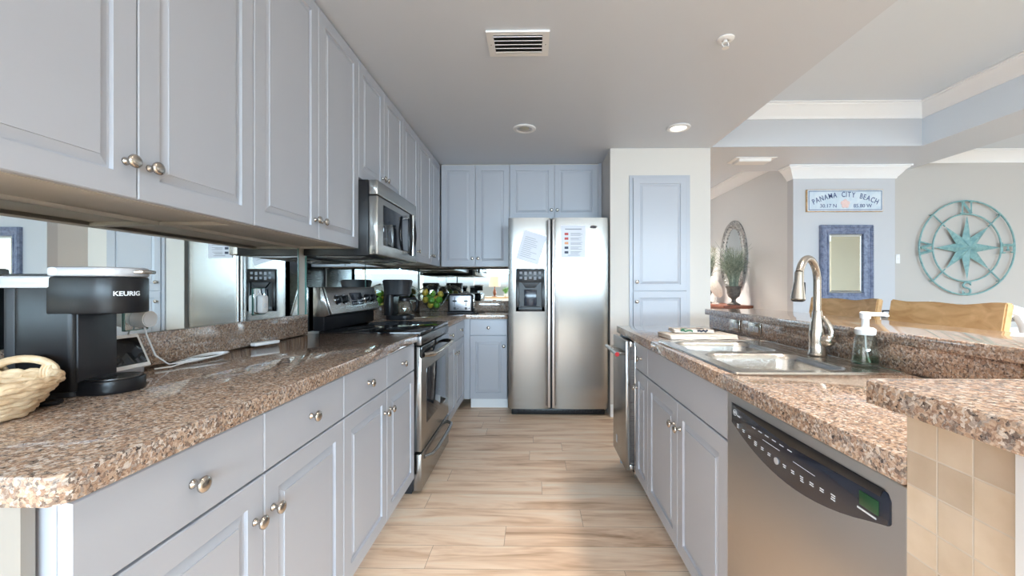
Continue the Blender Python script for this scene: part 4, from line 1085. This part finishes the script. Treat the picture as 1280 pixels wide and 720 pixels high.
t = thing('framed_mirror', 'rectangular mirror in a blue-grey rope-edged frame on the white wall section', 'mirror', (px_x(1051.5, yw), yw, px_z(330, yw)))
mw, mh = .272, .405
def rect_frame(w, h, prof, y0=0):
    # prof: (inset, y) closed profile swept round a rectangle in xz
    b = MB(); bb = bmesh.new(); cs = []
    for sx_, sz_ in ((-1, -1), (1, -1), (1, 1), (-1, 1)):
        cs.append([bb.verts.new((sx_ * (w - i), y, sz_ * (h - i))) for i, y in prof])
    for k in range(4): 
        A_, B_ = cs[k], cs[(k + 1) % 4]
        for q in range(len(prof)):
            r = (q + 1) % len(prof); bb.faces.new((A_[q], A_[r], B_[r], B_[q]))
    bmesh.ops.recalc_face_normals(bb, faces=list(bb.faces)); return b.merge(bb)
fr = rect_frame(mw, mh, [(0, -.0005), (0, -.030), (.012, -.040), (.030, -.040), (.034, -.032), (.040, -.032), (.060, -.026), (.078, -.016), (.082, -.022), (.094, -.022), (.098, -.010), (.098, -.0005)]).build('frame', 'frame_blue', t, angle=25)
b = MB()
def rope(n, x0, z0, x1, z1):
    for k in range(n):
        f = (k + .5) / n; x = x0 + (x1 - x0) * f; z = z0 + (z1 - z0) * f
        dx, dz = (x1 - x0) / n * .42, (z1 - z0) / n * .42
        b.ball((x, -.037, z), (abs(dx) + .0075 if abs(dx) > abs(dz) else .012, .010, abs(dz) + .0005 if abs(dz) > abs(dx) else .012), 8)
g = .013
rope(26, -mw + g, mh - g, mw - g, mh - g); rope(26, -mw + g, -mh + g, mw - g, -mh + g); rope(40, -mw + g, -mh + g, -mw + g, mh - g); rope(40, mw - g, -mh + g, mw - g, mh - g)
b.build('rope_edge', 'frame_blue', fr)
gl = rect_frame(mw - .096, mh - .096, [(0, -.004), (0, -.006), (.026, -.0105), (.026, -.004)]).build('bevelled_edge', 'mirror', t, smooth=False)
MB().box(-mw + .122, mw - .122, -.0105, -.004, -mh + .122, mh - .122).build('mirror_glass', 'mirror', t, smooth=False)
MB().box(-mw + .095, mw - .095, -.004, -.0005, -mh + .095, mh - .095).build('backing', 'black_matte', t, smooth=False)
t = thing('light_switch', 'small white switch plate beside the framed mirror wall section', 'switch', (px_x(1115.5, 4.45), 4.4495, px_z(324, 4.45)))
MB().box(-.022, .022, -.006, 0, -.050, .050, .002).build('cover_plate', 'white_plastic', t); MB().box(-.006, .006, -.012, -.005, -.012, .012, .002).build('toggle', 'white_plastic', t)

# ------------------------------------------------------------------ compass on the dining wall
yc = 4.45
t = thing('compass_rose', 'large verdigris metal compass rose hanging on the dining wall', 'wall art', (px_x(1199.5, 4.41), yc, px_z(310.5, 4.41)))
Ro, Ri = .500, .358; yo = -.040
def ring(R_): return [(R_ * cos(2 * pi * i / 96), yo, R_ * sin(2 * pi * i / 96)) for i in range(96)]
MB().tube(ring(Ro), .0085, 8, True).build('outer_ring', 'verdigris', t)
MB().tube(ring(Ri), .0080, 8, True).build('inner_ring', 'verdigris', t)
for k in range(4):
    a = pi / 4 + k * pi / 2
    MB().cyl((Ri * .90 * cos(a), yo, Ri * .90 * sin(a)), (Ro * cos(a), yo, Ro * sin(a)), .0075, seg=10).build('spoke', 'verdigris', t)
for k in range(8):
    a = k * pi / 4; L_ = .345 if k % 2 == 0 else .322; wv = .118
    bb = bmesh.new(); ridge = -.075
    tip = bb.verts.new((L_ * cos(a), yo - .004, L_ * sin(a))); cen = bb.verts.new((0, ridge if k % 2 == 0 else ridge + .006, 0))
    l_ = bb.verts.new((wv * cos(a + pi / 8), yo + .006, wv * sin(a + pi / 8))); r_ = bb.verts.new((wv * cos(a - pi / 8), yo + .006, wv * sin(a - pi / 8)))
    bk_ = bb.verts.new((0, yo + .010, 0)); 
    for f_ in ((cen, l_, tip), (cen, tip, r_), (bk_, tip, l_), (bk_, r_, tip), (cen, bk_, l_), (cen, r_, bk_)): bb.faces.new(f_)
    bmesh.ops.recalc_face_normals(bb, faces=list(bb.faces))
    MB().merge(bb).build('star_point', 'verdigris', t, smooth=False)
Rm = (Ro + Ri) / 2; hh = (Ro - Ri) * .90
def seg_letter(strokes, ang_, a):
    b = MB()
    cxl, czl = Rm * cos(a), Rm * sin(a); ca_, sa_ = cos(ang_), sin(ang_)
    def tr(p): x, z = p[0] * hh, p[1] * hh; return (cxl + x * ca_ - z * sa_, yo, czl + x * sa_ + z * ca_)
    for s_ in strokes:
        pts_ = [tr(p) for p in s_[1]]
        b.tube(pts_, [s_[0] * hh] * len(pts_), 4 if len(pts_) == 2 else 8, False)
    return b.build('letter', 'verdigris', t, smooth=False)
TH, TN = .115, .068
N_ = [(TN, [(-.36, -.5), (-.36, .5)]), (TN, [(.36, -.5), (.36, .5)]), (TH, [(-.36, .47), (.36, -.47)]), (TN, [(-.52, .48), (-.18, .48)]), (TN, [(.20, .48), (.52, .48)]), (TN, [(-.52, -.48), (-.20, -.48)])]
E_ = [(TH, [(-.20, -.5), (-.20, .5)]), (TN, [(-.42, .46), (.38, .46)]), (TN, [(-.42, -.46), (.42, -.46)]), (TN, [(-.2, 0), (.2, 0)]), (TN, [(.38, .5), (.38, .26)]), (TN, [(.42, -.5), (.42, -.22)]), (TN, [(.2, .13), (.2, -.13)])]
W_ = [(TH, [(-.50, .48), (-.24, -.48)]), (TN, [(-.24, -.48), (.02, .40)]), (TH, [(.0, .40), (.26, -.48)]), (TN, [(.26, -.48), (.52, .48)]), (TN, [(-.64, .48), (-.34, .48)]), (TN, [(.38, .48), (.66, .48)])]
S_ = [(.075, [(.30 * cos(radians(q)), .25 + .22 * sin(radians(q))) for q in range(20, 271, 25)] + [(.30 * cos(radians(q)), -.24 + .24 * sin(radians(q))) for q in range(85, -161, -25)]), (TN, [(.30, .50), (.30, .22)]), (TN, [(-.32, -.50), (-.32, -.20)])]
seg_letter(N_, 0, pi / 2); seg_letter(S_, 0, -pi / 2); seg_letter(E_, -pi / 2, 0); seg_letter(W_, pi / 2, pi)
b = MB()
for k in range(4):
    a = pi / 4 + k * pi / 2; b.cyl((Ro * cos(a), -.0005, Ro * sin(a)), (Ro * cos(a), yo, Ro * sin(a)), .006, seg=10)
b.build('standoff', 'verdigris', t)

# ------------------------------------------------------------------ bar stools, dining table and tray
def bar_stool(label, x, y, w, group):
    t = thing('bar_stool', label, 'bar stool', (x, y, 0), 0, group)
    hw = w / 2; zt = 1.105
    # curved slab back, bowed away from the bar at the middle
    n = 14; poly = []
    for i in range(n + 1):
        q = -hw + w * i / n; poly.append((q, .030 * (1 - (q / hw) ** 2)))
    b = MB(); bb = bmesh.new(); secs = []
    for q, bow in poly:
        e = (q / hw); top = zt + .012 * e * e + .004 * sin(q * 23); bot = zt - .165 + .010 * sin(q * 17 + 1)
        secs.append([bb.verts.new(p) for p in ((bow + .02, q, bot), (bow + .048, q, top), (bow + .082, q, top - .004), (bow + .056, q, bot))])
    for A_, B_ in zip(secs, secs[1:]):
        for k in range(4): r = (k + 1) % 4; bb.faces.new((A_[k], A_[r], B_[r], B_[k]))
    bb.faces.new(secs[0]); bb.faces.new(secs[-1][::-1]); bmesh.ops.recalc_face_normals(bb, faces=list(bb.faces))
    bmesh.ops.bevel(bb, geom=[e_ for e_ in bb.edges if e_.calc_face_angle(0) > .8], offset=.006, segments=2, affect='EDGES')
    b.merge(bb); b.build('backrest', 'wood', t, angle=40)
    MB().xy_prism([(px - .21, py) for px, py in rrect(-.19, .20, -hw + .03, hw - .03, .05)], .70, .745, .008).build('seat', 'wood', t)
    for sy_ in (-1, 1):
        yy = sy_ * (hw - .05)
        MB().tube([(.0, yy, .72), (.05, yy, .80), (.075, yy, .92), (.082, yy, 1.0), (.075, yy, 1.04)], [.020] * 5, 8).build('back_post', 'trim', t)
        MB().tube([(.0, yy, .72), (.02, yy + sy_ * .01, .40), (.05, yy + sy_ * .03, .012)], [.020, .018, .016], 8).build('leg', 'trim', t)
        MB().tube([(-.36, yy, .72), (-.38, yy + sy_ * .01, .40), (-.40, yy + sy_ * .03, .012)], [.020, .018, .016], 8).build('leg', 'trim', t)
        MB().tube([(.02, yy + sy_ * .012, .30), (-.38, yy + sy_ * .012, .30)], .012, 8).build('stretcher', 'trim', t)
    return t
bar_stool('white framed bar stool with a wide plank back, nearer the camera behind the bar', 1.90, 1.985, .55, 'bar stools behind the bar')
bar_stool('white framed bar stool with a plank back below the framed mirror, behind the faucet', 1.90, 2.62, .56, 'bar stools behind the bar')
# white curved arm chair beyond the nearer stool
t = thing('dining_chair', 'white dining chair with a curved back post past the nearer bar stool', 'chair', (2.36, 2.25, 0))
for sy_ in (-1, 1):
    yy = sy_ * .20
    MB().tube([(-.02, yy, 1.075), (.03, yy, 1.06), (.065, yy, 1.00), (.085, yy, .92), (.09, yy, .75), (.08, yy, .46), (.12, yy, .012)], [.026, .028, .028, .027, .026, .022, .018], 10).build('back_post', 'trim', t)
    MB().tube([(.46, yy, .45), (.47, yy, .012)], [.022, .018], 10).build('leg', 'trim', t)
MB().xy_prism([(px + .27, py) for px, py in rrect(-.20, .22, -.22, .22, .04)], .43, .47, .008).build('seat', 'trim', t)
MB().box(-.03, .015, -.20, .20, 1.03, 1.09, .01).build('top_rail', 'trim', t); MB().box(.068, .092, -.19, .19, .80, .87, .006).build('back_slat', 'wood', t)
t = thing('dining_table', 'grey topped counter-height dining table in the dining area behind the stools', 'table', (3.55, 3.30, 0))
MB().xy_prism(rrect(-.85, .85, -.42, .42, .03), .905, .945, .006).build('table_top', 'table_grey', t)
MB().sweep([(-.80, .37), (.80, .37), (.80, -.37), (-.80, -.37)], [(0, .82), (.02, .82), (.02, .905), (0, .905)], True).build('apron', 'trim', t)
for sx_ in (-1, 1):
    for sy_ in (-1, 1): MB().box(sx_ * .77 - .035, sx_ * .77 + .035, sy_ * .34 - .035, sy_ * .34 + .035, 0, .905, .006).build('leg', 'trim', t)
t = thing('serving_tray', 'flat grey serving tray with small dark handles on the dining table', 'tray', (2.865, 3.20, .9455))
MB().xy_prism(rrect(-.12, .12, -.18, .18, .02), .0, .018, .004).build('tray', 'table_grey', t)
for yy in (-.14, .16):
    MB().tube([(-.03, yy, .016), (-.028, yy, .045), (.028, yy, .045), (.03, yy, .016)], .007, 8).build('handle', 'black_matte', t)

# ------------------------------------------------------------------ hall: console, oval mirror, urn grasses, sand dollar
zc = .955
t = thing('console_table', 'reddish wooden console table against the hall wall beyond the bar', 'console table', (2.545, 5.70, 0))
MB().xy_prism(rrect(-.185, .185, -.60, .60, .02), zc - .035, zc, .008).build('table_top', 'wood_red', t)
MB().box(-.15, .16, -.55, .55, zc - .11, zc - .035).build('apron', 'wood_red', t)
for sx_ in (-.135, .145):
    for sy_ in (-.52, .52): MB().cyl((sx_, sy_, 0), (sx_, sy_, zc - .10), .020, .030, 16).build('leg', 'wood_red', t)
t = thing('oval_mirror', 'oval mirror in a silver frame on the hall wall behind the urn', 'mirror', (2.74, 5.62, px_z(322, 5.62)), -PI2)
ow, oh = .36, .50
b = MB(); bb = bmesh.new(); rr_ = []
pr = [(1.0, -.0005), (1.0, -.018), (.94, -.040), (.86, -.045), (.74, -.022), (.68, -.012), (.68, -.0005)]
for i in range(64):
    a = 2 * pi * i / 64; rr_.append([bb.verts.new(((ow - (1 - f) * ow) * cos(a), y, (oh - (1 - f) * ow) * sin(a))) for f, y in pr])
for i in range(64):
    A_, B_ = rr_[i], rr_[(i + 1) % 64]
    for q in range(len(pr)): r = (q + 1) % len(pr); bb.faces.new((A_[q], A_[r], B_[r], B_[q]))
bmesh.ops.recalc_face_normals(bb, faces=list(bb.faces)); b.merge(bb); fr = b.build('frame', 'pewter', t, angle=40)
b = MB()
for i in range(44):
    a = 2 * pi * i / 44; f = .80; b.ball(((ow - (1 - f) * ow) * cos(a), -.036, (oh - (1 - f) * ow) * sin(a)), (.016, .010, .016), 8)
b.build('beading', 'pewter', fr)
MB().prism([((ow * .69) * cos(2 * pi * i / 48), (oh - ow * .31) * sin(2 * pi * i / 48)) for i in range(48)], lambda a, c: (a, -.010, c), lambda a, c: (a, -.0008, c)).build('mirror_glass', 'mirror', t, smooth=False)
def urn_grass(label, x, y, zt, n, spread, h, feather):
    t = thing('urn_plant', label, 'plant', (x, y, zt + .001))
    MB().lathe([(0, 0), (.075, 0), (.078, .012), (.060, .022), (.030, .040), (.024, .065), (.034, .085), (.066, .110), (.078, .150), (.082, .210), (.094, .225), (.096, .240), (.080, .240), (.076, .225), (0, .222)], None, 28).build('urn', 'urn', t)
    b = MB()
    for k in range(n):
        a = random.uniform(0, 2 * pi); hgt = h * random.uniform(.55, 1.0); lean = spread * random.uniform(.15, 1.0); r0 = random.uniform(0, .05)
        p0 = Vector((r0 * cos(a), r0 * sin(a), .22)); pts_ = []
        droop = random.uniform(.35, 1.25)
        lean = min(lean, (.120 - r0) / cos(a)) if cos(a) > .1 else lean
        for i in range(6):
            f = i / 5; q = lean * (f ** 1.6); zz = hgt * (f - droop * .45 * f ** 3)
            pts_.append((p0.x + q * cos(a), p0.y + q * sin(a), p0.z + zz))
        b.tube(pts_, [.0036, .0036, .0032, .0028, .002, .0008], 4)
    b.build('grass', 'grass', t, smooth=False)['kind'] = 'stuff'
    if feather:
        b = MB()
        for k in range(260):
            a = random.uniform(0, 2 * pi); f = random.uniform(.2, 1); q = .05 + .20 * f ** 1.5; zz = .22 + h * (f - .3 * f ** 3); q = min(q, .115)
            o = Vector((q * cos(a * .3 + 5.4), q * sin(a * .3 + 5.4), zz)); b.tube([o, o + Vector((random.uniform(-.04, .06), random.uniform(-.06, .04), random.uniform(.0, .06)))], [.002, .0006], 3)
        b.build('plume', 'feather', t, smooth=False)['kind'] = 'stuff'
    return t
random.seed(21)
urn_grass('grey-green grass in a dark footed urn in front of the oval mirror', 2.55, 5.24, zc, 330, .26, .70, False)
urn_grass('feathery grass in a dark urn partly hidden by the pantry wall', 2.51, 5.98, zc, 260, .26, .80, True)
t = thing('sand_dollar', 'white sand dollar ornament on a small stand on the console table', 'ornament', (2.45, 5.53, zc + .001), radians(20))
MB().box(-.035, .035, -.03, .03, 0, .012, .003).build('foot', 'shell_white', t)
b = MB(); b.cyl((-.012, 0, .012), (-.012, 0, .09), .004); b.cyl((.012, 0, .012), (.012, 0, .09), .004); b.build('stand', 'chrome', t)
dsk = MB().lathe([(0, -.012), (.10, -.010), (.135, 0), (.10, .012), (.04, .020), (0, .022)], Matrix.Translation((0, 0, .215)) @ Matrix.Rotation(radians(68), 4, 'Y') @ Matrix.Rotation(radians(10), 4, 'X'), 40).build('disc', 'shell_white', t)

# ------------------------------------------------------------------ living side seen in the mirrors: console, lamp, potted plant
t = thing('sideboard', 'white sideboard behind the camera carrying the lit table lamp', 'sideboard', (-1.55, -4.6, 0))
MB().box(-.75, .75, -.22, .22, .08, .83, .006).build('body', 'trim', t); MB().box(-.78, .78, -.25, .25, .83, .87, .006).build('top', 'wood', t)
for x in (-.37, .37): MB().panel(x - .35, x + .35, .12, .80, T, DOOR).build('door', 'trim', t, None, (0, 0, 0)).location = (0, .0, 0)
for x in (-.68, .68):
    for y in (-.17, .17): MB().box(x - .03, x + .03, y - .03, y + .03, 0, .08).build('leg', 'wood', t)
t = thing('table_lamp', 'table lamp with a warm lit drum shade, seen in the mirror by the refrigerator', 'lamp', (-1.30, -4.6, .871))
MB().lathe([(0, 0), (.08, 0), (.085, .015), (.03, .03), (.055, .10), (.06, .16), (.03, .24), (.014, .28), (.012, .40), (0, .40)], None, 28).build('base', 'terracotta', t)
MB().lathe([(.19, .34), (.16, .66), (.156, .66), (.186, .34)], None, 36).build('shade', 'shade', t)
t = thing('potted_plant', 'small leafy plant in a white pot beside the table lamp', 'plant', (-.93, -4.55, .871))
MB().lathe([(0, 0), (.05, 0), (.07, .10), (.066, .10), (0, .09)], None, 24).build('pot', 'white_plastic', t)
b = MB()
for k in range(60):
    a = random.uniform(0, 2 * pi); s_ = random.uniform(.05, .16); hgt = random.uniform(.10, .26)
    b.tube([(0, 0, .09), (s_ * .4 * cos(a), s_ * .4 * sin(a), .09 + hgt * .7), (s_ * cos(a), s_ * sin(a), .09 + hgt)], [.004, .012, .002], 4)
b.build('foliage', 'leaf', t, smooth=False)
